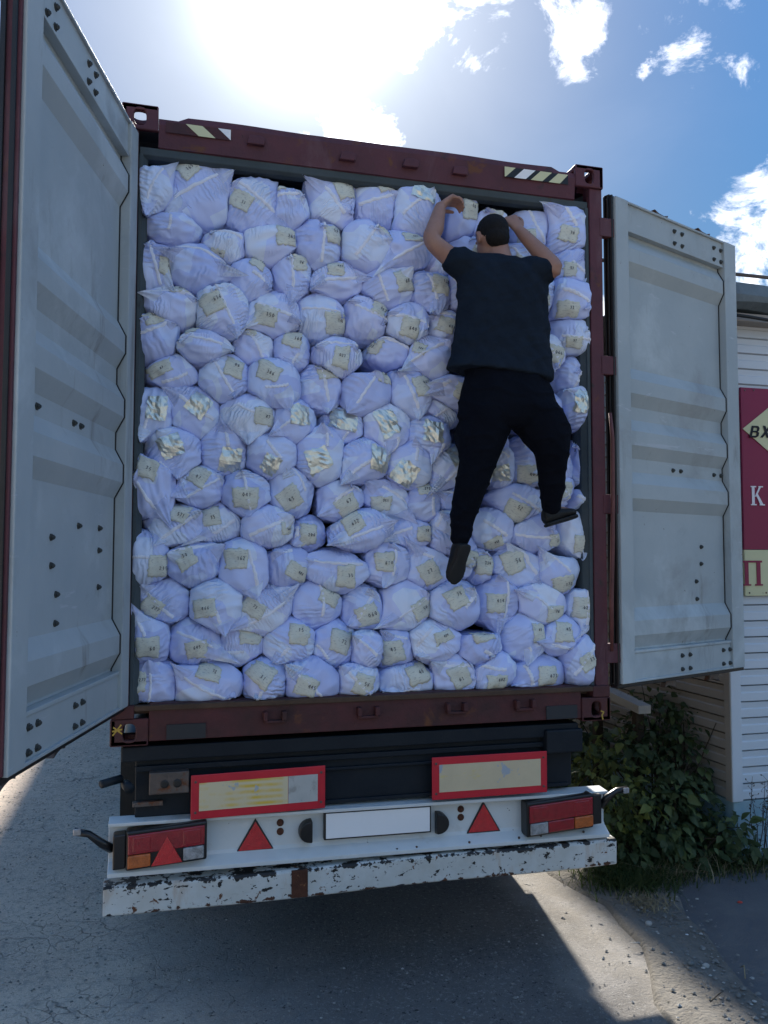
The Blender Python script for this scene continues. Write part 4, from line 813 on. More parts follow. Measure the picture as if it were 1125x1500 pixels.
# crop, centre, half sizes, tag (x, y, w, h, turn, y paper / s foil), seam end points, loose corners
SK = [
 ('A', 190, 270, 130, 150, None, (250, 180, 150, 410), [(355, 80)]),
 ('A', 470, 310, 215, 215, (405, 205, 130, 120, -45, 'y'), (690, 145, 240, 440), [(705, 130), (235, 470)]),
 ('A', 830, 360, 190, 205, (735, 375, 130, 110, 25, 'y'), (700, 240, 960, 440), [(1085, 560)]),
 ('A', 1035, 390, 115, 140, (970, 290, 70, 60, -15, 'y'), (950, 350, 1130, 300), []),
 ('A', 310, 545, 165, 110, None, (300, 490, 285, 580), []),
 ('A', 640, 620, 130, 115, (590, 690, 90, 40, 10, 'y'), (560, 540, 740, 580), []),
 ('A', 915, 650, 165, 120, (1000, 610, 120, 120, 0, 'y'), None, []),
 ('A', 190, 785, 125, 175, (265, 790, 80, 110, 5, 'y'), (160, 630, 250, 950), [(330, 905)]),
 ('A', 480, 800, 190, 145, None, (310, 640, 650, 745), [(170, 615), (800, 800)]),
 ('A', 790, 870, 135, 130, (835, 770, 95, 90, 25, 'y'), (800, 830, 900, 900), [(925, 890)]),
 ('A', 300, 1030, 170, 115, (340, 935, 100, 50, -5, 'y'), (150, 950, 460, 970), [(90, 905), (470, 955)]),
 ('A', 620, 1040, 155, 155, (555, 1030, 145, 130, -30, 'y'), (580, 905, 715, 1180), [(722, 1200)]),
 ('A', 930, 1080, 165, 145, (885, 1105, 140, 120, 10, 'y'), (840, 1035, 1110, 1100), [(755, 1145), (1125, 1105)]),
 ('A', 1050, 830, 120, 140, (1095, 765, 90, 120, 5, 'y'), (1045, 700, 1055, 960), [(1050, 990)]),
 ('A', 210, 1215, 155, 145, (190, 1120, 110, 90, -25, 'y'), (110, 1220, 330, 1110), [(115, 1080)]),
 ('D', 500, 70, 175, 100, (430, -40, 75, 80, -20, 'y'), (370, 20, 690, 70), []),
 ('D', 820, 75, 130, 115, (790, -30, 90, 90, 20, 'y'), (760, -40, 860, 140), []),
 ('B', 270, 360, 150, 165, (325, 300, 120, 110, -25, 'y'), (130, 215, 320, 440), [(95, 160), (400, 400)]),
 ('B', 530, 380, 140, 130, (565, 275, 90, 95, -25, 'y'), (420, 400, 700, 290), [(722, 268)]),
 ('B', 790, 405, 145, 175, (820, 320, 150, 110, 20, 's'), (690, 450, 830, 340), [(930, 235)]),
 ('B', 185, 635, 150, 155, (265, 590, 115, 120, -5, 'y'), (212, 500, 190, 760), []),
 ('B', 490, 650, 155, 150, (600, 555, 110, 95, 25, 'y'), (550, 510, 400, 730), [(668, 580)]),
 ('B', 720, 680, 150, 110, (745, 620, 120, 65, -5, 'y'), (550, 800, 820, 640), [(870, 590)]),
 ('B', 940, 730, 95, 115, (975, 735, 85, 90, 10, 'y'), (900, 690, 990, 690), []),
 ('B', 300, 865, 155, 115, (275, 812, 110, 90, 0, 'y'), (160, 890, 530, 810), [(550, 815)]),
 ('B', 620, 905, 155, 125, (690, 880, 115, 130, -20, 'y'), (540, 850, 600, 1000), [(800, 740)]),
 ('B', 870, 930, 125, 115, (917, 905, 110, 120, 5, 'y'), (840, 840, 900, 1030), [(960, 1050)]),
 ('B', 1055, 925, 70, 135, None, (1010, 870, 1090, 1000), []),
 ('B', 195, 1090, 155, 130, (275, 1135, 140, 130, -5, 'y'), (70, 1060, 340, 1065), []),
 ('B', 480, 1095, 140, 130, (545, 1045, 100, 110, 25, 'y'), (400, 1040, 600, 1110), [(385, 965)]),
 ('B', 735, 1130, 135, 125, (730, 1170, 115, 120, 10, 'y'), (620, 1100, 870, 1140), [(620, 1050)]),
 ('B', 965, 1150, 110, 105, (950, 1160, 100, 90, 20, 'y'), (880, 1080, 1060, 1120), [(1070, 1060)]),
 ('D', 1040, 95, 115, 120, (1045, 35, 110, 110, 10, 'y'), (1080, 120, 1015, 215), []),
 ('D', 330, 230, 165, 110, (240, 225, 150, 80, -25, 'y'), (250, 300, 400, 240), []),
 ('D', 630, 262, 155, 140, (685, 210, 120, 120, 15, 'y'), (560, 140, 680, 350), [(700, 360)]),
 ('D', 935, 290, 160, 145, (900, 240, 140, 115, 22, 'y'), (880, 330, 1010, 310), [(1055, 445)]),
 ('D', 190, 480, 130, 155, (210, 455, 130, 155, 5, 's'), (160, 510, 140, 620), [(110, 640)]),
 ('D', 440, 475, 175, 165, (470, 440, 125, 140, 35, 's'), (250, 300, 560, 520), []),
 ('D', 780, 495, 165, 140, (865, 500, 120, 110, 3, 'y'), (710, 430, 810, 480), [(790, 660)]),
 ('D', 1060, 535, 125, 140, (1090, 500, 125, 120, 0, 's'), (930, 600, 1040, 530), []),
 ('D', 320, 715, 165, 155, (300, 695, 145, 135, -25, 's'), (230, 790, 340, 865), [(215, 565)]),
 ('D', 635, 710, 150, 155, (665, 765, 130, 140, 5, 's'), (635, 560, 650, 690), [(612, 470)]),
 ('D', 930, 735, 150, 145, (910, 800, 100, 110, 30, 's'), (890, 655, 970, 760), []),
 ('D', 190, 925, 130, 185, (155, 830, 135, 125, 20, 'y'), (75, 880, 300, 1165), []),
 ('D', 490, 930, 150, 115, (470, 875, 120, 120, 30, 'y'), (400, 1000, 620, 870), [(300, 985)]),
 ('D', 770, 975, 150, 135, (755, 1005, 155, 130, 0, 'y'), (750, 830, 800, 1100), []),
 ('D', 1040, 965, 135, 155, (1025, 1010, 145, 140, -35, 'y'), (1010, 770, 1125, 960), [(1000, 745)]),
 ('D', 330, 1175, 185, 115, (350, 1105, 110, 110, 20, 'y'), (200, 1290, 490, 1080), []),
 ('D', 610, 1155, 150, 115, (540, 1125, 135, 110, -12, 'y'), (380, 1290, 690, 1140), []),
 ('D', 900, 1175, 155, 125, (1010, 1190, 70, 80, 0, 'y'), (790, 1235, 1060, 1120), [(1080, 1105)]),
 ('E', 305, 130, 135, 115, (305, 140, 100, 135, 8, 'y'), (190, 50, 430, 60), []),
 ('E', 640, 95, 145, 105, (510, 70, 105, 110, 30, 'y'), (560, 20, 740, 100), []),
 ('E', 865, 130, 155, 125, (790, 90, 75, 75, 20, 'y'), (720, 190, 1020, 20), [(1035, -5)]),
 ('E', 190, 315, 145, 140, (220, 230, 135, 100, -10, 'y'), (190, 180, 245, 440), [(255, 460)]),
 ('E', 480, 315, 155, 150, (580, 230, 100, 85, 12, 'y'), (550, 190, 390, 430), [(378, 455)]),
 ('E', 750, 345, 135, 145, (805, 315, 120, 130, -15, 'y'), (690, 210, 800, 480), [(825, 510)]),
 ('E', 1010, 345, 120, 95, (1040, 350, 80, 100, 20, 'y'), (870, 350, 980, 290), [(880, 270)]),
 ('E', 925, 475, 120, 85, None, (870, 520, 1000, 430), [(985, 405)]),
 ('E', 340, 565, 130, 125, (320, 530, 155, 125, 10, 's'), (310, 655, 345, 600), []),
 ('E', 600, 565, 145, 155, (590, 545, 120, 165, -25, 's'), (650, 625, 650, 700), [(625, 740)]),
 ('E', 870, 620, 125, 115, (870, 600, 120, 125, 5, 's'), (930, 665, 915, 780), [(912, 790)]),
 ('E', 190, 735, 148, 165, (170, 770, 145, 145, -25, 's'), (225, 560, 220, 690), [(222, 515)]),
 ('E', 470, 765, 152, 125, (540, 765, 125, 150, 12, 's'), (350, 865, 480, 780), [(335, 915)]),
 ('E', 740, 795, 130, 150, (700, 850, 135, 135, 30, 's'), (800, 640, 760, 780), [(812, 610)]),
 ('E', 985, 820, 120, 145, (1020, 745, 110, 125, -25, 's'), (870, 1000, 1010, 840), [(865, 1010)]),
 ('E', 330, 1010, 125, 120, (340, 1050, 130, 120, -30, 'y'), (210, 1090, 400, 930), [(190, 1110)]),
 ('E', 600, 1005, 155, 125, (550, 1040, 125, 90, 0, 'y'), (500, 900, 820, 1150), [(835, 1165)]),
 ('E', 830, 1035, 110, 115, (820, 950, 80, 85, 0, 'y'), (870, 1000, 880, 1110), []),
 ('E', 450, 1195, 170, 115, (380, 1160, 125, 120, -30, 'y'), (260, 1290, 690, 1135), []),
 ('E', 760, 1225, 150, 105, (810, 1225, 95, 90, 0, 'y'), (570, 1255, 740, 1190), [(560, 1270)]),
 ('E', 110, 1225, 105, 105, (105, 1230, 95, 125, 0, 'y'), (40, 1180, 40, 1290), []),
 ('E', 985, 1195, 105, 115, (1000, 1245, 65, 65, 0, 'y'), (900, 1180, 960, 1090), []),
 ('C', 200, 420, 88, 125, (218, 400, 95, 100, 0, 'y'), (165, 320, 165, 400), [(200, 250)]),
 ('C', 350, 470, 105, 115, (370, 385, 80, 70, 0, 'y'), (300, 400, 330, 360), [(362, 345)]),
 ('C', 600, 475, 98, 115, (548, 545, 85, 85, 0, 'y'), (560, 400, 640, 560), []),
 ('C', 800, 480, 118, 155, (780, 530, 110, 95, 10, 'y'), (750, 330, 830, 480), [(675, 305)]),
 ('C', 840, 720, 115, 115, (790, 760, 70, 80, 0, 'y'), (800, 715, 920, 815), [(890, 670)]),
 ('C', 830, 920, 125, 110, (780, 980, 115, 90, 0, 'y'), (750, 880, 890, 935), [(945, 940)]),
 ('C', 835, 1120, 115, 100, (810, 1170, 90, 65, 0, 'y'), (745, 1135, 925, 1150), [(945, 1075)]),
 ('F', 815, 215, 62, 100, None, (870, 190, 820, 300), [(885, 185)]),
 ('F', 850, 400, 68, 118, (850, 385, 72, 125, 12, 's'), (820, 300, 830, 330), []),
 ('F', 590, 745, 115, 150, (550, 800, 115, 110, -5, 'y'), (590, 640, 620, 860), [(560, 565)]),
 ('F', 425, 745, 62, 110, (400, 790, 80, 90, -10, 's'), (400, 660, 440, 700), []),
 ('F', 880, 770, 55, 150, (898, 780, 50, 110, 0, 'y'), (870, 640, 860, 880), []),
 ('F', 520, 960, 155, 110, (482, 1010, 140, 115, 25, 'y'), (460, 905, 625, 1005), []),
 ('F', 655, 935, 95, 70, None, (600, 930, 700, 900), []),
 ('F', 380, 1110, 115, 105, (362, 1190, 100, 65, -30, 'y'), (300, 1060, 430, 1150), []),
 ('F', 600, 1135, 145, 115, (710, 1175, 95, 75, 0, 'y'), (480, 1140, 735, 1150), [(740, 1110)]),
 ('F', 870, 1135, 115, 125, (860, 1190, 100, 95, -5, 'y'), (880, 1030, 915, 1210), [(935, 1290)]),
 ('F', 860, 935, 45, 55, None, (830, 920, 880, 950), []),
 ('F', 90, 1150, 95, 100, (145, 1150, 60, 90, 0, 'y'), (50, 1100, 130, 1060), []),
 ('F', 120, 960, 80, 90, None, (60, 900, 150, 900), []),
 ('G', 110, 125, 110, 125, (168, 160, 95, 105, 0, 'y'), (50, 120, 130, 122), []),
 ('G', 340, 150, 130, 98, (300, 125, 95, 95, -30, 'y'), (220, 105, 490, 60), []),
 ('G', 580, 170, 118, 125, (535, 130, 112, 95, 0, 'y'), (590, 90, 640, 305), [(648, 330)]),
 ('G', 790, 165, 110, 95, (822, 190, 115, 75, 30, 'y'), (730, 100, 800, 90), []),
 ('G', 1000, 185, 175, 92, (1050, 208, 92, 110, 0, 'y'), (820, 122, 1130, 155), [(800, 118)]),
 ('G', 190, 330, 142, 118, (142, 350, 95, 90, 35, 'y'), (95, 255, 240, 400), [(245, 430)]),
 ('G', 450, 345, 122, 112, (388, 358, 110, 92, -10, 'y'), (440, 370, 485, 480), [(495, 505)]),
 ('G', 675, 370, 132, 112, (617, 355, 112, 80, 35, 'y'), (500, 475, 850, 250), [(480, 490)]),
 ('G', 910, 345, 128, 118, (975, 300, 102, 95, 25, 'y'), (930, 255, 940, 400), []),
 ('G', 120, 505, 105, 112, (120, 540, 112, 100, 0, 'y'), (45, 350, 110, 490), []),
 ('G', 340, 520, 122, 105, (350, 550, 105, 85, -8, 'y'), (260, 470, 560, 630), []),
 ('G', 565, 530, 112, 92, (603, 490, 112, 80, 8, 'y'), (470, 560, 570, 560), []),
 ('G', 790, 520, 122, 115, (825, 485, 92, 92, 8, 'y'), (780, 540, 725, 625), []),
 ('G', 1010, 535, 112, 115, (1025, 515, 102, 110, 15, 'y'), (920, 530, 970, 595), []),
 ('G', 150, 722, 122, 105, (80, 702, 72, 92, 0, 'y'), (125, 620, 125, 810), []),
 ('G', 410, 722, 168, 102, (410, 660, 112, 80, 20, 'y'), (240, 640, 510, 790), [(232, 630)]),
 ('G', 680, 710, 98, 102, (655, 668, 112, 100, 38, 'y'), (655, 740, 645, 805), []),
 ('G', 900, 702, 127, 102, (865, 720, 100, 92, 22, 'y'), (790, 640, 940, 780), []),
 ('H', 120, 130, 98, 88, (95, 127, 82, 82, 0, 'y'), (145, 55, 120, 235), []),
 ('H', 290, 150, 102, 97, (283, 172, 82, 100, -28, 'y'), (215, 60, 300, 110), [(205, 15)]),
 ('H', 512, 145, 52, 72, (512, 140, 72, 75, 0, 'y'), (475, 90, 550, 90), []),
 ('H', 670, 150, 115, 90, (637, 130, 92, 92, -18, 'y'), (650, 50, 790, 225), [(810, 238)]),
 ('H', 842, 155, 92, 92, (850, 200, 92, 72, -12, 'y'), (790, 60, 870, 150), []),
 ('H', 200, 312, 118, 102, (255, 325, 92, 82, -30, 'y'), (85, 412, 305, 262), []),
 ('H', 400, 310, 107, 92, (395, 282, 82, 82, -25, 'y'), (430, 320, 500, 245), []),
 ('H', 590, 290, 87, 102, (567, 300, 77, 82, 0, 'y'), (615, 190, 605, 435), [(612, 465)]),
 ('H', 772, 302, 97, 92, (812, 345, 77, 72, 0, 'y'), (690, 250, 800, 330), []),
 ('H', 952, 300, 66, 110, (925, 300, 72, 92, 0, 'y'), (955, 210, 945, 440), [(945, 465)]),
 ('H', 20, 332, 92, 100, (22, 350, 92, 92, -20, 'y'), (-30, 400, 60, 250), []),
 ('H', 320, 462, 112, 82, (345, 440, 92, 52, -20, 'y'), (230, 480, 300, 400), [(262, 530)]),
 ('H', 510, 472, 87, 82, (507, 402, 82, 92, -15, 'y'), (510, 480, 575, 525), [(585, 540)]),
 ('H', 700, 442, 100, 97, (738, 428, 52, 82, 0, 'y'), (700, 480, 740, 560), [(745, 578)]),
 ('H', 857, 440, 82, 77, (850, 420, 72, 82, 0, 'y'), (790, 470, 920, 500), []),
 ('H', 160, 492, 82, 82, (130, 505, 92, 102, -12, 'y'), (110, 430, 190, 450), []),
 ('H', 30, 500, 62, 80, None, (-10, 450, 60, 520), []),
 ('H', 950, 540, 76, 112, (950, 545, 72, 72, -30, 'y'), (900, 600, 990, 470), []),
 ('H', 200, 628, 112, 76, (233, 600, 92, 82, -18, 'y'), (120, 690, 240, 660), []),
 ('H', 410, 605, 97, 85, (410, 610, 82, 102, -25, 'y'), (330, 560, 480, 560), [(508, 682)]),
 ('H', 562, 592, 97, 82, (568, 635, 82, 72, 0, 'y'), (500, 555, 600, 580), []),
 ('H', 760, 602, 112, 75, (778, 605, 82, 82, 0, 'y'), (690, 560, 720, 640), [(675, 662)]),
 ('H', -5, 630, 80, 82, (5, 642, 82, 95, 20, 'y'), (-60, 580, 50, 700), []),
]
# sacks the photograph hides behind the man
HID = [(686, 385, 30, 32), (745, 395, 30, 30), (716, 430, 31, 30), (773, 440, 30, 28), (690, 475, 28, 30), (745, 485, 31, 29), (790, 525, 24, 28), (705, 530, 32, 29), (760, 555, 30, 28), (720, 590, 33, 30), (782, 610, 30, 30), (705, 640, 28, 32), (690, 690, 24, 32), (800, 680, 24, 34), (800, 720, 25, 25), (672, 722, 20, 26), (668, 815, 20, 28)]

def cube_sphere(n):
    idx = {}; V = []; F = []
    def vid(p):
        k = tuple(np.round(p, 6));
        if k not in idx: idx[k] = len(V); V.append(p)
        return idx[k]
    g = np.tan(np.linspace(-1, 1, n+1)*math.pi/4)
    for ax in range(3):
        for s in (-1, 1):
            grid = [[None]*(n+1) for _ in range(n+1)]
            for i in range(n+1):
                for j in range(n+1):
                    p = [0, 0, 0]; p[ax] = s; p[(ax+1) % 3] = g[i]; p[(ax+2) % 3] = g[j]; grid[i][j] = vid(tuple(p))
            for i in range(n):
                for j in range(n):
                    q = (grid[i][j], grid[i+1][j], grid[i+1][j+1], grid[i][j+1]); F.append(q if s > 0 else q[::-1])
    V = np.array(V, float); V /= np.linalg.norm(V, axis=1)[:, None]
    return V, np.array(F)
CSV, CSF = cube_sphere(26)
YS = .175
DIG = {'4': [[(.7, 0), (.7, 1)], [(.6, 1), (.1, .35), (.9, .35)]], '7': [[(.1, 1), (.9, 1), (.35, 0)]], '2': [[(.1, .8), (.5, 1), (.85, .75), (.1, 0), (.9, 0)]], '1': [[(.3, .8), (.55, 1), (.5, 0)]],
       '5': [[(.85, 1), (.25, 1), (.2, .55), (.75, .5), (.7, .1), (.15, 0)]], '3': [[(.15, .9), (.8, .9), (.45, .55), (.85, .25), (.15, 0)]], '6': [[(.8, 1), (.2, .5), (.3, 0), (.8, .15), (.7, .45), (.2, .4)]], '0': [[(.5, 1), (.1, .5), (.5, 0), (.9, .5), (.5, 1)]]}
def softnoise(D, seed, f, n=6):
    r = np.random.default_rng(seed); o = 0
    for i in range(n):
        k = r.normal(0, 1, 3)*f; o = o + np.sin(D@k + r.uniform(0, 6.28))
    return o/n*1.4
class Sack:
    def __init__(s, u, v, ru, rv, seed, e=2.5, yoff=0.):
        s.u, s.v, s.ru, s.rv, s.seed = u, v, ru, rv, seed
        s.y = YS + yoff; s.c = atY(u, v, s.y)
        s.r = np.array([abs(atY(u+ru, v, s.y)[0]-atY(u-ru, v, s.y)[0])/2, .155, abs(atY(u, v-rv, s.y)[2]-atY(u, v+rv, s.y)[2])/2])*np.array([1.19, 1, 1.19])
        s.e = e; s.planes = []; s.peaks = []; s.sang = 0.
        s.rr = np.random.default_rng(seed)
    def px2q(s, u, v):
        p = atY(u, v, s.y-.08) if True else 0
        q = (p - s.c); c = s.c + (CAM - s.c)*0
        return np.array([(u-s.u)/(s.ru*1.19), -(v-s.v)/(s.rv*1.19)])
    def dirs(s, q, lim=.93):
        q = np.asarray(q, float); n = (np.abs(q)**s.e).sum(-1)**(1/s.e); k = np.where(n > lim, lim/np.maximum(n, 1e-6), 1.)
        q = q*k[..., None]; y = -(np.maximum(1 - (np.abs(q)**s.e).sum(-1), 0))**(1/s.e)
        D = np.stack([q[..., 0], y, q[..., 1]], -1); return D/np.linalg.norm(D, axis=-1)[..., None]
    def surf(s, D, off=0.):
        D = np.asarray(D, float)
        n = (np.abs(D)**s.e).sum(-1)**(1/s.e)
        r = s.r*np.array([1, 1, 1])
        P = D/n[..., None]*r
        back = D[..., 1] > 0; P[..., 1] = np.where(back, P[..., 1]*1.7, P[..., 1])
        P = P*(1 + .075*softnoise(D, s.seed, 2.2) + .028*softnoise(D, s.seed+5, 6))[..., None]
        # contact with neighbours, walls and floor: flattened softly
        for (pt, nn) in s.planes:
            d = (P + s.c - pt)@nn; w = .016
            over = d > -w
            dn = np.where(over, -w + w*np.tanh((d+w)/w)*.95, d)
            P = P - nn*(d-dn)[..., None]
        # gathers running across the seam
        sd = np.array([math.cos(s.sang), 0, math.sin(s.sang)]); t = P@sd; cr_ = P@np.array([-sd[2], 0, sd[0]])
        w = softnoise(D, s.seed+9, 2.6); amp = np.clip(w+.25, 0, 1)*.0026
        P = P + D*(amp*(1-np.abs(np.sin(t*math.pi/.034 + 1.6*softnoise(D, s.seed+3, 3.5)))**.8))[..., None]
        rg = softnoise(D, s.seed+21, 7.5); P = P + D*(.0060*(1-np.abs(rg)*1.5).clip(-.6, 1))[..., None]
        for (dT, T, sig) in s.peaks:
            ang = np.arccos(np.clip(D@dT, -1, 1)); wgt = np.clip(1-ang/sig, 0, 1)**2.0
            a = np.cross(dT, (0, 1, 0)); a /= np.linalg.norm(a); b = np.cross(dT, a)
            az = np.arctan2(D@b, D@a)
            P0 = P + 0
            P = P + wgt[..., None]*(T - P)
            P = P + D*((np.clip(1-ang/(sig*1.5), 0, 1)*(ang > .04)*.0085)*(np.sin(8*az+s.seed)*.7+np.sin(13*az+s.seed*3)*.5))[..., None]
        return P + D*np.asarray(off)[..., None] if hasattr(off, '__len__') else P + D*off
sacks = []
def add_sack(u, v, ru, rv, tag, seam, peaks, seed, yoff=0.):
    s = Sack(u, v, ru, rv, seed, e=2.25+.8*random.random(), yoff=yoff); s.tag = tag; s.seam = seam; s.pk = list(peaks)
    if seam:
        s.sang = math.atan2(-(seam[3]-seam[1]), seam[2]-seam[0])
        for (x, y) in (seam[:2], seam[2:]):
            q = s.px2q(x, y); n = np.hypot(*q)
            if n > .72 and all(math.hypot(x-a, y-b) > .5*ru for a, b in s.pk): s.pk.append((u + (x-u)*1.06, v + (y-v)*1.06))
    else: s.sang = random.uniform(0, 3.1)
    sacks.append(s)
for i, (k, cx, cy, rx, ry, tg, sm_, pk) in enumerate(SK):
    ox, oy, sc = CR[k]; f = lambda x, y: (ox+x/sc, oy+y/sc)
    tag = None
    if tg: a, b = f(tg[0], tg[1]); tag = (a, b, tg[2]/sc*.94, tg[3]/sc*.94, tg[4], tg[5])
    seam = (*f(sm_[0], sm_[1]), *f(sm_[2], sm_[3])) if sm_ else None
    u, v = f(cx, cy)
    add_sack(u, v, rx/sc, ry/sc, tag, seam, [f(*p) for p in pk], 100+i*7, random.uniform(-.022, .050))
NVIS = len(sacks)
for i, (u, v, ru, rv) in enumerate(HID):
    a = random.uniform(0, 3.1); add_sack(u, v, ru, rv, (u+6*math.cos(a), v+6*math.sin(a), 24, 24, random.uniform(-30, 30), 'y'), (u-ru*.9*math.cos(a), v-rv*.9*math.sin(a), u+ru*.9*math.cos(a), v+rv*.9*math.sin(a)), [], 3000+i*7, .02)
for s in sacks: s.row_top = not any(abs(t.c[0]-s.c[0]) < .12 and .08 < t.c[2]-s.c[2] < .35 for t in sacks)
for s in sacks:
    if s.row_top: s.c = s.c - np.array([0, 0, .022 if s.c[0] > -.75 else .008])
for i, s in enumerate(sacks):
    for j, t in enumerate(sacks):
        if i == j: continue
        d = t.c - s.c; d[1] *= .4; L_ = np.linalg.norm(d)
        if L_ > 1.35*(max(s.r[0], s.r[2]) + max(t.r[0], t.r[2])): continue
        n = d/L_; n2 = np.abs(n)
        Ri = 1/math.sqrt((n[0]/s.r[0])**2 + (n[2]/s.r[2])**2 + (n[1]/.155)**2); Rj = 1/math.sqrt((n[0]/t.r[0])**2 + (n[2]/t.r[2])**2 + (n[1]/.155)**2)
        if L_ > Ri+Rj+.02: continue
        s.planes.append((s.c + n*(L_*Ri/(Ri+Rj)), n))
    wx = 1.138
    s.planes.append((np.array([wx, 0, 0]), np.array([1., 0, 0]))); s.planes.append((np.array([-wx, 0, 0]), np.array([-1., 0, 0])))
    s.planes.append((np.array([0, 0, ZB+.172]), np.array([0, 0, -1.])))
    if s.row_top: s.planes.append((s.c + np.array([0, 0, s.r[2]*.58]), np.array([0, 0, 1.])))
    for (pu, pv) in s.pk:
        q = s.px2q(pu, pv); n = np.hypot(*q); ys = s.y - .155 - .02*random.random()
        T = atY(pu, pv, ys) - s.c; lim = 1.145
        if s.c[0]+T[0] > lim-.02: T[0] = lim-.02-s.c[0]
        if s.c[2]+T[2] < ZB+.19: T[2] = ZB+.19-s.c[2]
        D = np.array([q[0]/max(n, .01), -.55, q[1]/max(n, .01)]); D /= np.linalg.norm(D)
        s.peaks.append((D, T, .62 + .15*random.random()))

def ordinal(n): return ['first', 'second', 'third', 'fourth', 'fifth', 'sixth', 'seventh', 'eighth', 'ninth', 'tenth', 'eleventh', 'twelfth', 'thirteenth', 'fourteenth', 'fifteenth', 'sixteenth', 'seventeenth'][n-1]
rows = {}
order = sorted(sacks, key=lambda s: s.c[2]); 
for s in order: s.row = min(12, int((s.c[2] - ZB - .17)/.1985))
for s in order: rows.setdefault(s.row, []).append(s)
nrows = max(rows)+1
for r_, l in rows.items():
    l.sort(key=lambda s: s.c[0])
    for i, s in enumerate(l): s.ix = i; s.nrow = len(l)
def sack_label(s):
    side = ('%s from the left' % ordinal(s.ix+1)) if s.ix < (s.nrow+1)//2 else ('%s from the right' % ordinal(s.nrow-s.ix))
    if s.ix == 0: side = 'against the left wall'
    if s.ix == s.nrow-1: side = 'against the right wall'
    up = ('%s layer up' % ordinal(s.row+1)) if s.row < nrows/2 else ('%s layer from the top' % ordinal(nrows-s.row))
    if s.row == 0: up = 'bottom layer'
    if s.row == nrows-1: up = 'top layer'
    if s.tag is None: w = 'untagged'
    elif s.tag[5] == 's': w = 'foil-tagged'
    else: w = 'tilted-paper-tagged' if abs(s.tag[4]) > 18 else 'yellow-paper-tagged'
    return '%s white sack, %s, %s' % (w, side, up)

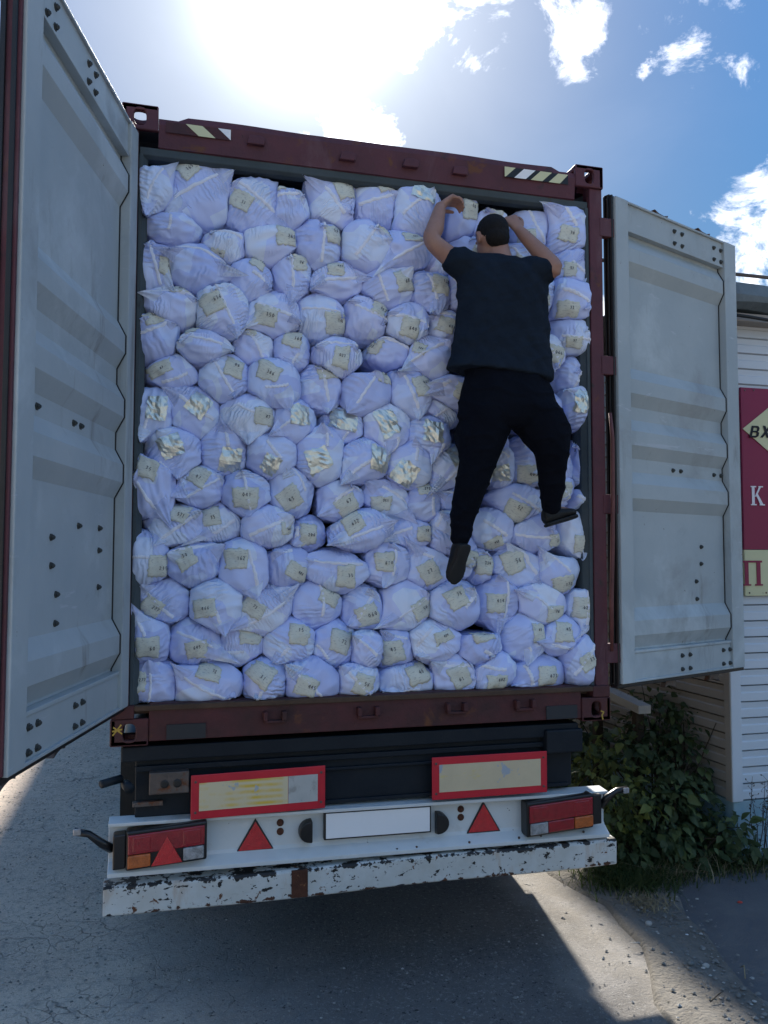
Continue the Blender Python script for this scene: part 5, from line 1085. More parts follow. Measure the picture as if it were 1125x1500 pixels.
def build_sack(s, i):
    base = np.array([s.c[0], s.c[1], s.c[2]-s.r[2]*.9])
    t = thing('sack', sack_label(s), 'sack', base, 'white cloth sacks stacked in the container')
    V = s.surf(CSV)
    sd = np.array([math.cos(s.sang), 0, math.sin(s.sang)]); cx = np.array([-sd[2], 0, sd[0]])
    ou, ov = s.rr.uniform(0, 40, 2)
    uv = np.stack([V@sd + ou, V@cx + V[:, 1]*.7 + ov], -1)
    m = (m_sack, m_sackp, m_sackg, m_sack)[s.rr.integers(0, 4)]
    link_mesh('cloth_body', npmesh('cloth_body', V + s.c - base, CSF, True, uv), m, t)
    def patch(name, grid_px, off, m, parent, smooth=True, uvg=None, jitter=0., base_=base, backing=False):
        g = np.array(grid_px); ny, nx = g.shape[:2]
        q = np.stack([(g[..., 0]-s.u)/(s.ru*1.19), -(g[..., 1]-s.v)/(s.rv*1.19)], -1)
        D = s.dirs(q.reshape(-1, 2))
        o = off.reshape(-1) if hasattr(off, 'reshape') else np.full(len(D), off)
        if jitter: o = o + np.abs(s.rr.normal(0, jitter, len(D)))
        P = s.surf(D, o) + s.c - base_
        I = np.arange(nx*ny).reshape(ny, nx); F = np.stack([I[:-1, :-1], I[1:, :-1], I[1:, 1:], I[:-1, 1:]], -1).reshape(-1, 4)
        return link_mesh(name, npmesh(name, P, F, smooth, None if uvg is None else np.array(uvg).reshape(-1, 2)), m, parent)
    if s.seam:
        x0, y0, x1, y1 = s.seam; d = np.array([x1-x0, y1-y0]); L_ = np.hypot(*d); nrm = np.array([-d[1], d[0]])/L_
        n = 22; hw = s.rr.uniform(1.8, 2.6); bow = s.rr.uniform(-.06, .06)*L_
        g = [[np.array([x0, y0]) + d*k/n + nrm*(hw*w + bow*math.sin(math.pi*k/n) + .5*math.sin(k*1.7+s.seed)) for w in (-1, -.5, 0, .5, 1)] for k in range(n+1)]
        off = np.tile(np.array([.0005, .0045, .0035, .005, .0005]), (n+1, 1)) + .0012*np.sin(np.arange(n+1)*2.1+s.seed)[:, None]
        patch('seam_tape', g, off, m_tape, t)
    # loose triangular corners of the cloth, folded over the neighbours
    for (dT, T, sig) in s.peaks:
        a2 = math.atan2(dT[2], dT[0]); wd = s.rr.uniform(.30, .55); n = 10; nw = 8; rad = s.rr.uniform(.42, .62)
        w = np.linspace(-1, 1, nw+1); aa = a2 + w*wd*1.25; ab = a2 + w*wd*.75
        b = s.surf(s.dirs(np.stack([np.cos(aa), np.sin(aa)], -1)*(rad*(1+.12*w*w))[:, None]), .0015)[None]
        c_ = s.surf(s.dirs(np.stack([np.cos(ab), np.sin(ab)], -1)*.90), .004)[None]
        u_ = np.linspace(0, 1, n+1)[:, None, None]; uu = u_[..., 0]; ww = w[None]
        G = (1-u_)**2*b + 2*u_*(1-u_)*c_ + u_*u_*(T + np.array([0, -.012, 0]))
        G[..., 1] -= .010*np.sin(math.pi*np.minimum(1, uu*1.1)) + .0045*np.sin(ww*7.5+s.seed)*np.sin(math.pi*uu) + .003*np.sin(ww*17+s.seed)*uu*(1-uu)*4
        G = np.array(G).reshape(-1, 3); I = np.arange(len(G)).reshape(n+1, nw+1); F = np.stack([I[:-1, :-1], I[1:, :-1], I[1:, 1:], I[:-1, 1:]], -1).reshape(-1, 4)
        uvf = np.stack([G@sd + ou, G@cx + ov], -1)
        fo = link_mesh('cloth_corner', npmesh('cloth_corner', G + s.c - base, F, True, uvf), m_flap, t)
    if s.tag:
        tu, tv, w, h, an, kind = s.tag; a = R(an); ca, sa = math.cos(a), math.sin(a); n = 7 if kind == 's' else 9
        g = []; uvg = []
        skew = s.rr.normal(0, .06, (2, 2))
        ou, ov = s.rr.uniform(0, 30, 2)
        for j in range(n+1):
            row = []; ur = []
            for i_ in range(n+1):
                p, q = (i_/n-.5), (j/n-.5); x = p*w*(1+skew[0, 0]*q*2); y = q*h*(1+skew[1, 1]*p*2)
                e = .75 if (i_ in (0, n) or j in (0, n)) else 0
                row.append((tu + x*ca - y*sa + e*s.rr.normal(), tv + x*sa + y*ca + e*s.rr.normal())); ur.append((ou+p*w*.0036, ov+q*h*.0036))
            g.append(row); uvg.append(ur)
        if kind == 's':
            tg = patch('foil_tag', g, .0045, m_foil, t, smooth=False, jitter=.0032)
        else:
            tg = patch('paper_tag', g, .0035, m_paper, t, smooth=True, uvg=uvg, jitter=.0012)
        tg.modifiers.new('solid', 'SOLIDIFY').thickness = .0008
        # hand-written number
        if kind == 'y' and w > 12:
            mb = []; F = []; chs = [s.rr.choice(list(DIG)) for _ in range(s.rr.integers(2, 4))]; hh = min(w, h)*.17; x_ = s.rr.uniform(-.15, .12)*w; y_ = s.rr.uniform(-.15, .2)*h
            for ch in chs:
                for st in DIG[ch]:
                    for (ax, ay), (bx, by) in zip(st[:-1], st[1:]):
                        A = np.array([x_+ax*hh*.6, y_-ay*hh]); B = np.array([x_+bx*hh*.6, y_-by*hh]); dd = (B-A); dd = dd/(np.hypot(*dd)+1e-6); nn = np.array([-dd[1], dd[0]])*.34
                        for pt in (A-nn, B-nn, B+nn, A+nn): mb.append((tu + pt[0]*ca - pt[1]*sa, tv + pt[0]*sa + pt[1]*ca))
                        k_ = len(mb)-4; F.append((k_, k_+3, k_+2, k_+1))
                x_ += hh*.85
            g = np.array(mb); q = np.stack([(g[:, 0]-s.u)/(s.ru*1.19), -(g[:, 1]-s.v)/(s.rv*1.19)], -1)
            P = s.surf(s.dirs(q), .0075) + s.c - base
            link_mesh('ink_number', npmesh('ink_number', P, np.array(F), False), m_ink2, tg)
for i, s in enumerate(sacks): build_sack(s, i)

# ------------------------------------------------------------ the man
def ring_loft(secs, n=28, cap=True):
    """secs: (centre, x-axis vec, y-axis vec) ellipses"""
    V = []; F = []
    for c, a, b in secs:
        c, a, b = map(lambda q: np.array(q, float), (c, a, b))
        for k in range(n):
            w = 2*math.pi*k/n; V.append(c + a*math.cos(w) + b*math.sin(w))
    m = len(secs)
    for j in range(m-1):
        for k in range(n): F.append((j*n+k, j*n+(k+1) % n, (j+1)*n+(k+1) % n, (j+1)*n+k))
    if cap: F += [tuple(range(n))[::-1], tuple(range((m-1)*n, m*n))]
    return V, F
def limb(pts, rs, n=20, flat=1., sub=5, up=(0, 1, 0)):
    """smooth tapering limb through the joints; returns sections"""
    pts = [np.array(p, float) for p in pts]; P = []; Q = []
    for i in range(len(pts)-1):
        p0 = pts[max(i-1, 0)]; p1 = pts[i]; p2 = pts[i+1]; p3 = pts[min(i+2, len(pts)-1)]
        for k in range(sub):
            t = k/sub; P.append(.5*((2*p1) + (-p0+p2)*t + (2*p0-5*p1+4*p2-p3)*t*t + (-p0+3*p1-3*p2+p3)*t**3)); Q.append(rs[i]+(rs[i+1]-rs[i])*t)
    P.append(pts[-1]); Q.append(rs[-1])
    secs = []
    for i, p in enumerate(P):
        t = P[min(i+1, len(P)-1)] - P[max(i-1, 0)]; t /= np.linalg.norm(t)+1e-9
        a = np.cross(t, up); a /= np.linalg.norm(a)+1e-9; b = np.cross(t, a); secs.append((p, a*Q[i], b*Q[i]*flat))
    # rounded ends
    for e, sgn in ((0, -1), (-1, 1)):
        p = P[e]; q = P[1] if e == 0 else P[-2]; t = (p-q); t /= np.linalg.norm(t); r = Q[e]; c, a, b = secs[e]
        ext = [(p+t*r*.45*flat, a*.86, b*.86), (p+t*r*.75*flat, a*.5, b*.5)]
        if e == 0: secs = ext[::-1] + secs
        else: secs = secs + ext
    return ring_loft(secs, n)
def ell(c, r, rot=None, n=20):
    V = []; F = []; R_ = rot if rot is not None else np.eye(3)
    for j in range(1, n):
        th = math.pi*j/n
        for k in range(2*n):
            ph = math.pi*k/n; p = np.array([math.sin(th)*math.cos(ph)*r[0], math.sin(th)*math.sin(ph)*r[1], math.cos(th)*r[2]]); V.append(np.array(c)+R_@p)
    m = 2*n
    for j in range(n-2):
        for k in range(m): F.append((j*m+k, (j+1)*m+k, (j+1)*m+(k+1) % m, j*m+(k+1) % m))
    F += [tuple(range(m)), tuple(range((n-2)*m, (n-1)*m))[::-1]]
    return V, F
def fuse(name, pieces, voxel, m, parent, smooth=4, disp=None, mod_extra=None):
    V = []; F = []
    for v, f in pieces:
        o = len(V); V += [tuple(q) for q in v]; F += [tuple(i+o for i in g) for g in f]
    me = bpy.data.meshes.new(name); me.from_pydata(V, [], F)
    import bmesh
    bm = bmesh.new(); bm.from_mesh(me); bmesh.ops.recalc_face_normals(bm, faces=bm.faces); bm.to_mesh(me); bm.free()
    o = bpy.data.objects.new('tmp', me); COL.objects.link(o)
    r = o.modifiers.new('r', 'REMESH'); r.mode = 'VOXEL'; r.voxel_size = voxel; r.use_smooth_shade = True
    if smooth: s = o.modifiers.new('s', 'SMOOTH'); s.iterations = smooth; s.factor = .5
    me2 = evalmesh(o, name); bpy.data.objects.remove(o)
    n = len(me2.vertices); P = np.zeros(n*3, np.float32); me2.vertices.foreach_get('co', P); P = P.reshape(-1, 3).astype(float)
    if disp:
        N_ = np.zeros(n*3, np.float32); me2.vertices.foreach_get('normal', N_); P = P + N_.reshape(-1, 3)*disp(P)[:, None]
    P -= np.array(worldloc(parent)); me2.vertices.foreach_set('co', P.astype(np.float32).ravel()); me2.materials.clear()
    me2.polygons.foreach_set('use_smooth', [True]*len(me2.polygons)); me2.update()
    return link_mesh(name, me2, m, parent)

def build_man():
    y_t = -.125
    foot = atY(666, 848, -.06)
    man = thing('person', 'man in black T-shirt and trousers, seen from behind, climbing the wall of sacks', 'person', foot)
    A = atY; K = mpp(735, 500, y_t)
    # --- body: one continuous figure
    chest = []
    for u, v, hw, hd, y in ((735, 385, 50, .070, -.115), (736, 400, 57, .092, -.12), (737, 430, 58, .105, -.125), (736, 470, 54, .105, -.13), (734, 510, 51, .100, -.14), (738, 550, 50, .085, -.155), (745, 580, 52, .085, -.16), (747, 598, 46, .07, -.16)):
        c = A(u, v, y); chest.append((c, (hw*K, 0, 0), (0, hd, 0)))
    pieces = [ring_loft(chest)]
    pieces.append(limb([A(735, 392, -.115), A(731, 372, -.10), A(727, 355, -.085)], [.068, .056, .055], flat=1))
    # head: turned to the left, bowed towards the sacks
    hc = A(720, 352, -.075)
    yaw = R(11); pit = R(-16)
    Rz = np.array([[math.cos(yaw), -math.sin(yaw), 0], [math.sin(yaw), math.cos(yaw), 0], [0, 0, 1]]); Rx = np.array([[1, 0, 0], [0, math.cos(pit), -math.sin(pit)], [0, math.sin(pit), math.cos(pit)]])
    HR = Rz@Rx; hp = lambda x, y, z: hc + HR@np.array([x, y, z])       # +y is the way the face looks
    HC = 1.0
    pieces.append(ell(hp(0, -.012, .022), (.074, .092, .092), HR)); pieces.append(ell(hp(0, .030, -.030), (.060, .062, .082), HR)); pieces.append(ell(hp(0, .062, -.092), (.030, .025, .022), HR, 12))
    pieces.append(limb([hp(0, .086, .018), hp(0, .106, -.014), hp(0, .100, -.024)], [.009, .014, .012], 10, sub=3))
    for s in (-1, 1):
        pieces.append(limb([hp(s*.008, .084, .028), hp(s*.038, .076, .030)], [.010, .008], 8, sub=2))
        pieces.append(ell(hp(s*.078, -.004, -.002), (.009, .019, .031), HR@np.array([[math.cos(s*.35), -math.sin(s*.35), 0], [math.sin(s*.35), math.cos(s*.35), 0], [0, 0, 1]]), 12))
        pieces.append(limb([hp(s*.080, .002, -.022), hp(s*.086, -.010, .0), hp(s*.088, -.012, .022), hp(s*.083, .004, .028)], [.005]*4, 8, sub=3))
    for dz, rr_ in ((-.050, .0065), (-.060, .007)): pieces.append(limb([hp(-.022, .082, dz), hp(0, .092, dz), hp(.022, .082, dz)], [rr_*.7, rr_, rr_*.7], 8, sub=3))
    # arms
    Lsh, Lel, Lwr = A(684, 398, -.125), A(633, 352, -.115), A(645, 303, -.055)
    Rsh, Rel, Rwr = A(786, 402, -.125), A(812, 392, -.20), A(761, 338, -.075)
    pieces.append(limb([A(705, 402, -.12), Lsh, (Lsh+Lel)/2+np.array([0, 0, -.004]), Lel, Lel*.62+Lwr*.38, Lwr], [.055, .058, .050, .041, .043, .027]))
    pieces.append(limb([A(765, 404, -.12), Rsh, (Rsh+Rel)/2, Rel, Rel*.62+Rwr*.38, Rwr], [.055, .058, .049, .041, .042, .027]))
    # hands: palm, four fingers and a thumb closing on the cloth
    def hand(wr, palm_dir, side, curl, thumb_side, lens=(.074, .082, .077, .060)):
        """palm_dir towards the fingers, side across the knuckles (index to little), curl = way the fingers bend"""
        pd = np.array(palm_dir, float); pd /= np.linalg.norm(pd); sd = np.array(side, float); sd -= pd*(sd@pd); sd /= np.linalg.norm(sd); cu_ = np.array(curl, float); cu_ -= pd*(cu_@pd); cu_ -= sd*(cu_@sd); cu_ /= np.linalg.norm(cu_)
        kn = wr + pd*.088
        secs = []
        for t, w, h in ((-.012, .025, .020), (.02, .032, .019), (.05, .039, .018), (.08, .042, .015), (.092, .038, .011)): secs.append((wr+pd*t, sd*w, cu_*h))
        out = [ring_loft(secs, 18)]
        for i, L_ in enumerate(lens):
            b = kn - pd*.02 + sd*(-.030 + .020*i); a0 = .30 + .05*i; p = b; pts = [p]; ang = .15
            for j, fr in enumerate((.42, .32, .26)):
                ang += (.55, .85, .55)[j]*1.0; dv = pd*math.cos(ang) + cu_*math.sin(ang); p = p + dv*(L_*fr + (.02 if j == 0 else 0)); pts.append(p)
            out.append(limb(pts, [.0098, .0094, .0086, .0074], 10, sub=3, up=sd))
        b = wr + pd*.022 - sd*.026*thumb_side; p1 = b + pd*.030 - sd*.030*thumb_side + cu_*.012; p2 = p1 + pd*.028 - sd*.006*thumb_side + cu_*.014; p3 = p2 + pd*.018 + cu_*.018
        out.append(limb([b, p1, p2, p3], [.015, .0115, .0105, .0085], 10, sub=3, up=cu_))
        return out
    pieces += hand(Lwr, (.70, .25, .62), (0, -1, .2), (.6, .3, -.9), 1)
    pieces += hand(Rwr, (-.42, .25, .80), (-.85, -.1, -.35), (-.2, .9, -.25), 1)
    # legs and feet
    Lh, Lk, La = A(716, 605, -.16), A(697, 690, -.15), A(674, 796, -.085)
    Rh, Rk, Ra = A(780, 605, -.165), A(812, 668, -.20), A(806, 750, -.075)
    pieces.append(limb([A(722, 590, -.16), (Lh*.6+Lk*.4), Lk, (Lk*.6+La*.4), La], [.070, .066, .050, .046, .034]))
    pieces.append(limb([A(772, 592, -.165), (Rh*.5+Rk*.5), Rk, (Rk*.6+Ra*.4), Ra], [.070, .068, .050, .046, .034]))
    Lt = A(663, 842, -.03); Rt = A(836, 752, -.045)
    pieces.append(limb([La, La*.5+Lt*.5, Lt], [.036, .034, .026])); pieces.append(limb([Ra+np.array([0, 0, -.02]), Ra*.5+Rt*.5, Rt], [.036, .032, .022]))
    body = fuse('body', pieces, .0055, m_skin, man, smooth=3)
    # eyes and brows
    for s in (-1, 1):
        V, F = ell(hp(s*.030, .078, .012), (.011, .011, .011), HR, 8)
        me = bpy.data.meshes.new('eye'); me.from_pydata([tuple(np.array(v)-foot) for v in V], [], F); link_mesh('eye', me, m_plate, man)
    # hair: cap over crown and back, short at the nape
    hv = [ell(hp(0, -.018, .032), (.0775, .092, .089), HR), ell(hp(0, -.045, -.012), (.064, .058, .062), HR)]
    fuse('hair', hv, .006, m_hair, man, smooth=2, disp=lambda P: .0016*np.sin(P[:, 0]*900+P[:, 2]*500)*np.sin(P[:, 2]*700))
    # T-shirt
    sh = []
    for u, v, hw, hd, y in ((729, 377, 33, .066, -.108), (732, 384, 52, .088, -.115), (735, 394, 66, .106, -.122), (737, 410, 67, .118, -.128), (737, 430, 66, .125, -.132), (736, 460, 66.5, .126, -.136), (735, 490, 68, .124, -.142), (734, 515, 70.5, .124, -.150), (733, 535, 73.5, .128, -.158), (732, 549, 75.5, .130, -.165)):
        c = A(u, v, y); sh.append((c, (hw*K, 0, (-.018*(v > 530) if v > 530 else 0)), (0, hd, 0)))
    lp = [ring_loft(sh, 40)]
    a, b = A(708, 402, -.125), A(667, 383, -.125); lp.append(limb([a, (a+b)/2, b], [.088, .084, .078], 24, flat=.98))
    a, b = A(768, 404, -.125), A(795, 397, -.165); lp.append(limb([a, (a+b)/2, b], [.090, .086, .074], 24))
    def fold(P):
        x, z = P[:, 0], P[:, 2]
        f = .0045*np.sin(x*38 + 9*z + 2*np.sin(z*7)) * np.clip((3.2-z)*1.4, 0, 1) + .0035*np.sin(z*46 + x*19 + 3*np.sin(x*8)) + .003*np.sin(x*75+z*41+2*np.sin(z*19))
        g = np.sin(x*24 - z*31 + 2.5*np.sin(z*6+x*5)); f = f + .005*(1-np.abs(g))**3
        return f
    fuse('t_shirt', lp, .0075, m_shirt, man, smooth=3, disp=lambda P: .6*fold(P) + .011*(1-np.abs(softnoise(P*np.array([1, 1, .8]), 71, 7))*2.2).clip(0, 1)**2 - .004 + .005*(1-np.abs(softnoise(P*np.array([1, 1, 1.6]), 75, 15))*2.2).clip(0, 1)**2)
    # trousers with cargo pockets
    tr = []
    for u, v, hw, hd, y in ((738, 538, 55, .112, -.155), (742, 556, 58, .120, -.163), (745, 575, 65, .128, -.170), (747, 596, 70, .128, -.172), (748, 616, 72, .115, -.170), (748, 626, 60, .09, -.168)):
        tr.append((A(u, v, y), (hw*K, 0, 0), (0, hd, 0)))
    kk = mpp(700, 700, -.15)
    tp = [ring_loft(tr, 40)]
    tp.append(limb([A(712, 606, -.163), A(707, 640, -.158), A(698, 680, -.152), A(686, 722, -.135), A(678, 760, -.11), A(674, 790, -.09)], [35*kk, 32*kk, 25*kk, 20.5*kk, 16.5*kk, 13.5*kk], 26))
    tp.append(limb([A(782, 606, -.168), A(797, 628, -.185), A(808, 655, -.195), A(809, 690, -.165), A(808, 722, -.12), A(807, 742, -.09)], [36*kk, 34*kk, 26*kk, 18.5*kk, 15*kk, 13.5*kk], 26))
    tp.append(ell(A(680, 640, -.155), (.028, .075, .085))); tp.append(ell(A(822, 632, -.19), (.020, .06, .06)))
    tp.append(ell(A(728, 590, -.215), (.085, .07, .10))); tp.append(ell(A(768, 590, -.215), (.085, .07, .10)))
    def fold2(P):
        x, y, z = P.T
        f = .0045*np.sin(z*52 + x*23 + 3*np.sin(x*14)) + .003*np.sin(z*90-x*60)
        return f + .006*(1-np.abs(np.sin(z*27+x*40+2*np.sin(z*9))))**3
    fuse('trousers', tp, .0075, m_trous, man, smooth=3, disp=lambda P: .010*(1-np.abs(softnoise(P*np.array([1, 1, 1.5]), 83, 9))*2.2).clip(0, 1)**2 - .002 + .006*(1-np.abs(softnoise(P*np.array([1, 1, 2.4]), 87, 17))*2.2).clip(0, 1)**2)
    # shoes
    def shoe(heel, toe, dn, wd, ln_up):
        heel, toe = np.array(heel), np.array(toe); ax = toe-heel; L_ = np.linalg.norm(ax); ax /= L_; dn = np.array(dn, float); dn -= ax*(dn@ax); dn /= np.linalg.norm(dn); sd = np.cross(ax, dn)
        up = []
        for t, w, h0, h1 in ((-.02, .022, -.012, .040), (.06, .034, -.014, .066), (.22, .036, -.014, .070), (.42, .037, -.014, .056), (.62, .043, -.014, .042), (.80, .044, -.014, .034), (.94, .034, -.012, .026), (1.02, .016, -.008, .014)):
            c = heel + ax*L_*t - dn*(h0+h1)/2*1.0; up.append((c, sd*w, dn*(h1-h0)/2))
        s_ = fuse('shoe', [ring_loft(up, 24)], .006, m_shoe, man, smooth=3)
        so_ = [((heel + ax*L_*t + dn*.016), sd*w, dn*.010) for t, w in ((-.03, .018), (.0, .030), (.1, .037), (.3, .035), (.45, .036), (.65, .046), (.82, .046), (.95, .034), (1.03, .014))]
        fuse('sole', [ring_loft(so_, 24)], .005, m_sole, s_, smooth=1)
    shoe(A(677, 800, -.10), A(661, 848, -.035) , (.1, -1, -.2), 0, 0) if False else None
    shoe(A(680, 797, -.125), A(662, 852, -.055), (.25, -.9, -.45), 0, 0)
    shoe(A(799, 765, -.09), A(842, 752, -.065), (.05, -.25, -1), 0, 0)
build_man()

# ------------------------------------------------------------ bush, plants, grass, stones
def leaf_mesh(name, L_, w, m, fold=.25, droop=.2):
    n = 5; V = []; F = []
    prof = [0, .62, 1, .86, .5, .0]
    for i in range(n+1):
        t = i/n; x = t*L_; z = -droop*L_*t*t; ww = w*prof[i]/2
        V += [(x, -ww, z+fold*ww), (x, 0, z), (x, ww, z+fold*ww)]
    for i in range(n): a = i*3; F += [(a, a+3, a+4, a+1), (a+1, a+4, a+5, a+2)]
    return npmesh(name, np.array(V), np.array(F), True)
def build_bush():
    c = np.array([2.16, 1.22, 0.])
    t = thing('bush', 'dark green leafy bush between the trailer and the building corner', 'bush', c)
    rr = random.Random(5)
    # envelope of blobs placed from the photograph's outline
    blobs = []
    for u, v, y, r in ((905, 1110, 1.45, .22), (960, 1060, 1.6, .26), (1000, 1035, 1.45, .16), (1000, 1110, 1.3, .28), (900, 1190, 1.15, .22), (960, 1190, 1.1, .30), (1030, 1180, 1.15, .27), (1050, 1240, 1.0, .20), (985, 1250, 1.0, .24), (920, 1250, 1.05, .18), (1075, 1215, .80, .11), (870, 1130, 1.9, .22), (860, 1060, 2.6, .25), (1040, 1110, 1.35, .20), (820, 1130, 2.7, .3)):
        blobs.append((atY(u, v, y), r))
    stems = MB(); tips = []
    root = np.array([2.15, 1.35, 0])
    for (p, r) in blobs:
        for k in range(5):
            e = p + np.array([rr.gauss(0, r*.6), rr.gauss(0, r*.5), rr.gauss(0, r*.5)]); e[2] = max(e[2], .08)
            b0 = np.array([p[0]*.6+root[0]*.4+rr.gauss(0, .12), max(.95, p[1]*.6+root[1]*.4+rr.gauss(0, .12)), 0]); m_ = (b0+e)/2 + np.array([rr.gauss(0, .05), rr.gauss(0, .05), .10])
            stems.tube([b0, m_, e], [.008, .006, .003], 5, caps=False); tips.append((b0, m_, e))
    stems.build('stem', m_stem, t, smooth=True, fix=False, kind='stuff')
    mats = [m_leafd, m_leaf, m_leafd, m_leafy]; protos = {}
    for i, (L_, w) in enumerate(((.085, .055), (.07, .042), (.10, .065), (.06, .032))):
        for j, m in enumerate((m_leafd, m_leaf, m_leafy)):
            me = leaf_mesh('leaf', L_, w, m, .3, .25+.1*i); me.materials.append(m); protos[i, j] = me
    leaves = []
    for (p, r) in blobs:
        for k in range(int(6200*r*r)):
            d = np.array([rr.gauss(0, 1), rr.gauss(0, 1), rr.gauss(0, 1)]); d /= np.linalg.norm(d); q = r*(.55+.55*rr.random())*(1+.22*math.sin(5*d[0]+9*d[2]+r*40))
            x = p + d*q
            if x[2] < .03 or x[0] > 2.59 and x[1] > .85: continue
            leaves.append((x, d, r))
    leaves.sort(key=lambda l: np.linalg.norm(l[0]-CAM))
    base = np.array(c); V = []; F = []; nb = 0; mi = []
    for k, (x, d, r) in enumerate(leaves):
        dr = Vector((d[0]*.7+rr.gauss(0, .45), d[1]*.7-.25+rr.gauss(0, .45), d[2]*.3-.25+rr.gauss(0, .35))).normalized()
        q = dr.to_track_quat('X', 'Z'); q = q @ Matrix.Rotation(rr.gauss(0, .5), 3, 'X').to_quaternion()
        i = rr.choice((0, 0, 1, 2, 3)); bright = (x[0] < 2.1 and x[2] > .25)  # paler leaf colours here paint the lit side of the bush
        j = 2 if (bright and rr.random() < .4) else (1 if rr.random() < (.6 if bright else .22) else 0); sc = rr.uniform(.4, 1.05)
        if k < 280:
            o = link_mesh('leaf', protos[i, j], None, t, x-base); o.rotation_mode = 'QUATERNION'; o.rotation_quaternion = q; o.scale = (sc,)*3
        else:
            me = protos[i, j]; 
            if (i, 'v') not in protos:
                a = np.zeros(len(me.vertices)*3, np.float32); me.vertices.foreach_get('co', a); protos[i, 'v'] = a.reshape(-1, 3).copy(); protos[i, 'f'] = np.array([tuple(p.vertices) for p in me.polygons])
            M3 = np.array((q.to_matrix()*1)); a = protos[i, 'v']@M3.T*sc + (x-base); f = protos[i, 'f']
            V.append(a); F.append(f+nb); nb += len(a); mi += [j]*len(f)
    me = npmesh('foliage', np.concatenate(V), np.concatenate(F), True)
    for m in (m_leafd, m_leaf, m_leafy): me.materials.append(m)
    me.polygons.foreach_set('material_index', mi); o = bpy.data.objects.new('foliage', me); COL.objects.link(o); o.parent = t; tagit(o, kind='stuff')
build_bush()

def scatter(name, n, region, size, m, z=.004, kind='stuff', flat=.6, seed=3, weight=None):
    rr = np.random.default_rng(seed); V = []; F = []
    ico = [(0, 0, 1), (.9, 0, .1), (.3, .85, .1), (-.75, .5, .1), (-.7, -.55, 0), (.35, -.85, .05), (0, 0, -.6)]
    fc = [(0, 1, 2), (0, 2, 3), (0, 3, 4), (0, 4, 5), (0, 5, 1), (6, 2, 1), (6, 3, 2), (6, 4, 3), (6, 5, 4), (6, 1, 5)]
    for i in range(n):
        x, y = region(rr); s = size*(.4+rr.random()**3*2.2); a = rr.uniform(0, 6.28); b = len(V)
        for p in ico:
            px, py = p[0]*s*rr.uniform(.7, 1.2), p[1]*s*rr.uniform(.7, 1.2); V.append((x+px*math.cos(a)-py*math.sin(a), y+px*math.sin(a)+py*math.cos(a), z+s*.25+p[2]*s*flat*rr.uniform(.7, 1.1)))
        F += [(b+q[0], b+q[1], b+q[2]) for q in fc]
    return tagit(link_mesh(name, npmesh(name, np.array(V), np.array(F), False), m), kind=kind)
def verge(rr):
    y = rr.uniform(-1.6, 1.6) if rr.random() < .8 else rr.uniform(1.6, 6); t = rr.normal(.75, .3); a, b = vergeL(y), vergeR(y); return a+(b-a)*t, y
scatter('gravel', 1500, verge, .0065, m_stone, .012, seed=1)
scatter('gravel', 260, verge, .006, m_stonel, .012, seed=2)
yard = lambda rr: (rr.uniform(-4.5, 1.3), rr.uniform(-1.2, 7))
scatter('gravel', 9000, yard, .0050, m_stone, -.010, seed=4)
scatter('gravel', 2600, yard, .0042, m_stonel, -.010, seed=5)
gr = []
def grass(name, n, region, h, m, lab, cat, seed, lean=.5, wid=.0035):
    rr = np.random.default_rng(seed); V = []; F = []
    for i in range(n):
        x, y = region(rr); hh = h*rr.uniform(.35, 1.2); a = rr.uniform(0, 6.28); l = lean*hh*rr.uniform(.2, 1.6); w = wid*rr.uniform(.6, 1.4); ca, sa = math.cos(a), math.sin(a); b = len(V)
        for t, ww in ((0, 1), (.5, .8), (1, .1)):
            px, py, pz = x+ca*l*t*t, y+sa*l*t*t, .005+hh*t*(1-.25*t*lean)
            V += [(px-sa*w*ww, py+ca*w*ww, pz), (px+sa*w*ww, py-ca*w*ww, pz)]
        F += [(b, b+1, b+3, b+2), (b+2, b+3, b+5, b+4)]
    return tagit(link_mesh(name, npmesh(name, np.array(V), np.array(F), False), m), lab, cat, None, 'stuff')
def clump(u, v, rx, ry):
    p = atZ(u, v); return lambda rr: (p[0]+rr.normal(0, rx), p[1]+rr.normal(0, ry))
grass('grass', 1500, clump(912, 1290, .12, .14), .11, m_grass, 'clump of green grass at the edge of the bush', 'grass', 1, 1.0)
grass('grass', 300, clump(945, 1325, .07, .07), .05, m_dry, 'tuft of dry trampled grass on the dirt', 'grass', 2, 1.4)
grass('grass', 1500, lambda rr: (rr.uniform(1.65, 2.75), rr.normal(.86, .10)), .13, m_grass, 'thin grass along the foot of the bush', 'grass', 3, .9)
grass('grass', 260, lambda rr: (rr.uniform(1.9, 2.7), rr.normal(.80, .08)), .16, m_dry, 'dry straw along the foot of the bush', 'grass', 4, 1.3, .0022)
grass('grass', 1600, lambda rr: (rr.uniform(2.6, 6.5), rr.normal(.80, .05)), .12, m_grass, 'grass along the blue plinth', 'grass', 5, .8)
grass('grass', 2600, lambda rr: (rr.normal(1.95, .28), rr.uniform(1.2, 8)), .16, m_grass, 'grass growing along the side wall of the building', 'grass', 6, .9)
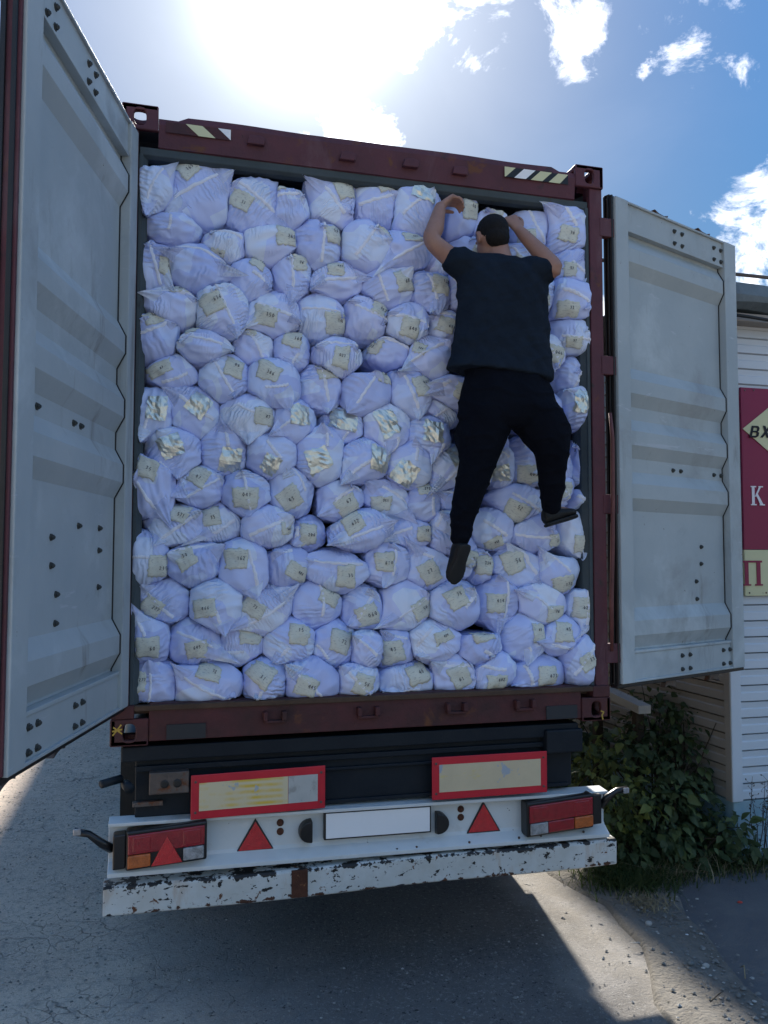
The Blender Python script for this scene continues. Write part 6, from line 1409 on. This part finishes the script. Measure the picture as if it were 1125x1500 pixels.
# weeds through the lashing recess and dry plant at the building corner
def stem_plant(name, base, n, h, m, lm, label, seed, spread=.3, leaf=.03, nl=14):
    rr = random.Random(seed); t = thing(name, label, 'plant', base); b = np.array(base, float); sm = MB(); V = []; F = []
    for i in range(n):
        a = rr.uniform(0, 6.28); e = b + np.array([math.cos(a)*spread*rr.random(), -abs(math.sin(a))*spread*.4*rr.random(), h*rr.uniform(.6, 1.1)]); m_ = (b+e)/2 + np.array([rr.gauss(0, .03), rr.gauss(0, .02), .03])
        sm.tube([b + np.array([rr.gauss(0, .03), rr.gauss(0, .015), 0]), m_, e], [.0035, .0026, .0012], 5, caps=False)
        for k in range(nl):
            tt = rr.uniform(.3, 1); p = (m_*(1-tt)*2 + e*(2*tt-1)) if tt > .5 else (b*(1-2*tt)+m_*2*tt)
            q = p + np.array([rr.gauss(0, .02), rr.gauss(0, .02), rr.gauss(0, .02)]); sm.tube([p, q], [.0014, .0008], 4, caps=False)
            d = np.array([rr.gauss(0, 1), rr.gauss(0, 1), rr.gauss(0, 1)]); d /= np.linalg.norm(d); w = np.cross(d, (0, 1, .3)); w /= np.linalg.norm(w)+1e-6; s = leaf*rr.uniform(.5, 1.2); o = len(V)
            V += [q, q+d*s*.5+w*s*.3, q+d*s, q+d*s*.5-w*s*.3]; F.append((o, o+1, o+2, o+3))
    sm.build('stem', m, t, smooth=True, fix=False)
    tagit(link_mesh('leaves', npmesh('leaves', np.array(V)-b, np.array(F), False), lm, t), kind='stuff')
p = atZ(1105, 1268); stem_plant('weed', (p[0]+.02, .80, 0), 6, .62, m_stem, m_stem, 'dry brown weed standing before the blue plinth', 3, .22, .018, 16)
stem_plant('weed', (p[0]-.08, .76, 0), 3, .26, m_grass, m_leafd, 'small green weed with long leaves at the building corner', 4, .16, .10, 6)
# loose things on the ground
def bit(name, u, v, L_, w, h, an, m, label, cat):
    p = atZ(u, v, .02); t = MB(); ca, sa = math.cos(an), math.sin(an)
    t.tube([(p[0]-ca*L_/2, p[1]-sa*L_/2, .02), (p[0]+sa*.006, p[1]-ca*.008, .024+h), (p[0]+ca*L_/2, p[1]+sa*L_/2, .02)], [w*.7, w, w*.45], 6)
    o = t.build(name, m, None, smooth=True); return tagit(o, label, cat)
bit('twig', 1088, 1425, .11, .0035, .03, 1.1, m_dry, 'pale curved twig lying on the grey pavement edge', 'twig')
bit('twig', 930, 1381, .05, .003, .0, -.2, m_stonel, 'short white stick on the dirt verge', 'stick')
bit('twig', 772, 1296, .05, .0025, .0, -.9, m_stonel, 'thin pale straw at the edge of the trailer shadow', 'straw')
bit('twig', 1050, 1460, .13, .003, .01, .5, m_stem, 'dark forked twig near the bottom of the dirt verge', 'twig')
def lump(name, u, v, s, m, label, cat, flat=.6, seed=1):
    p = atZ(u, v, .015); rr = np.random.default_rng(seed); V = CSV_s*np.array([1, .8, flat])*s*(1+.18*np.array([softnoise(CSV_s, seed, 2.5)]).T); V[:, 2] = np.maximum(V[:, 2], -s*.25)
    o = link_mesh(name, npmesh(name, V, CSF_s, True), m, None, (p[0], p[1], .014+s*.2)); tagit(o, label, cat)
CSV_s, CSF_s = cube_sphere(5)
lump('litter', 1084, 1322, .016, m_litter, 'small red plastic scrap on the grey pavement', 'litter', .35, 3)
lump('litter', 1006, 1370, .010, m_plate, 'tiny white scrap on the dirt verge', 'litter', .5, 4)
lump('bottle_cap', 1021, 1317, .010, m_stonel, 'small grey cap on the pavement by the bush', 'cap', .5, 5)
lump('stone', 950, 1354, .020, m_stonel, 'pale stone on the dirt verge below the grass', 'stone', .7, 6)
lump('stone', 1034, 1416, .018, m_stonel, 'pale stone at the pavement edge near the curved twig', 'stone', .7, 7)
lump('stone', 1012, 1412, .016, m_stone, 'grey stone among the gravel, left of the pale one', 'stone', .7, 8)
# board leaning in the gap behind the bush
a = np.array([2.30, 2.15, 1.0]); b = np.array([2.30, 1.40, .925])
pk = thing('plank', 'weathered white board under the right container door, behind the bush', 'board', (2.30, 1.5, 0))
MB().prism([(-.05, -.03), (.05, -.03), (.05, .03), (-.05, .03)], lambda p, k: ((a, b)[k][0]+p[0], (a, b)[k][1], (a, b)[k][2]+p[1])).build('board', m_plank, pk, bevel=.004)
for q in (.12, .88):
    c = a*(1-q)+b*q; MB().box(2.27, 2.33, c[1]-.03, c[1]+.03, 0, c[2]-.032).build('post', m_stem, pk)
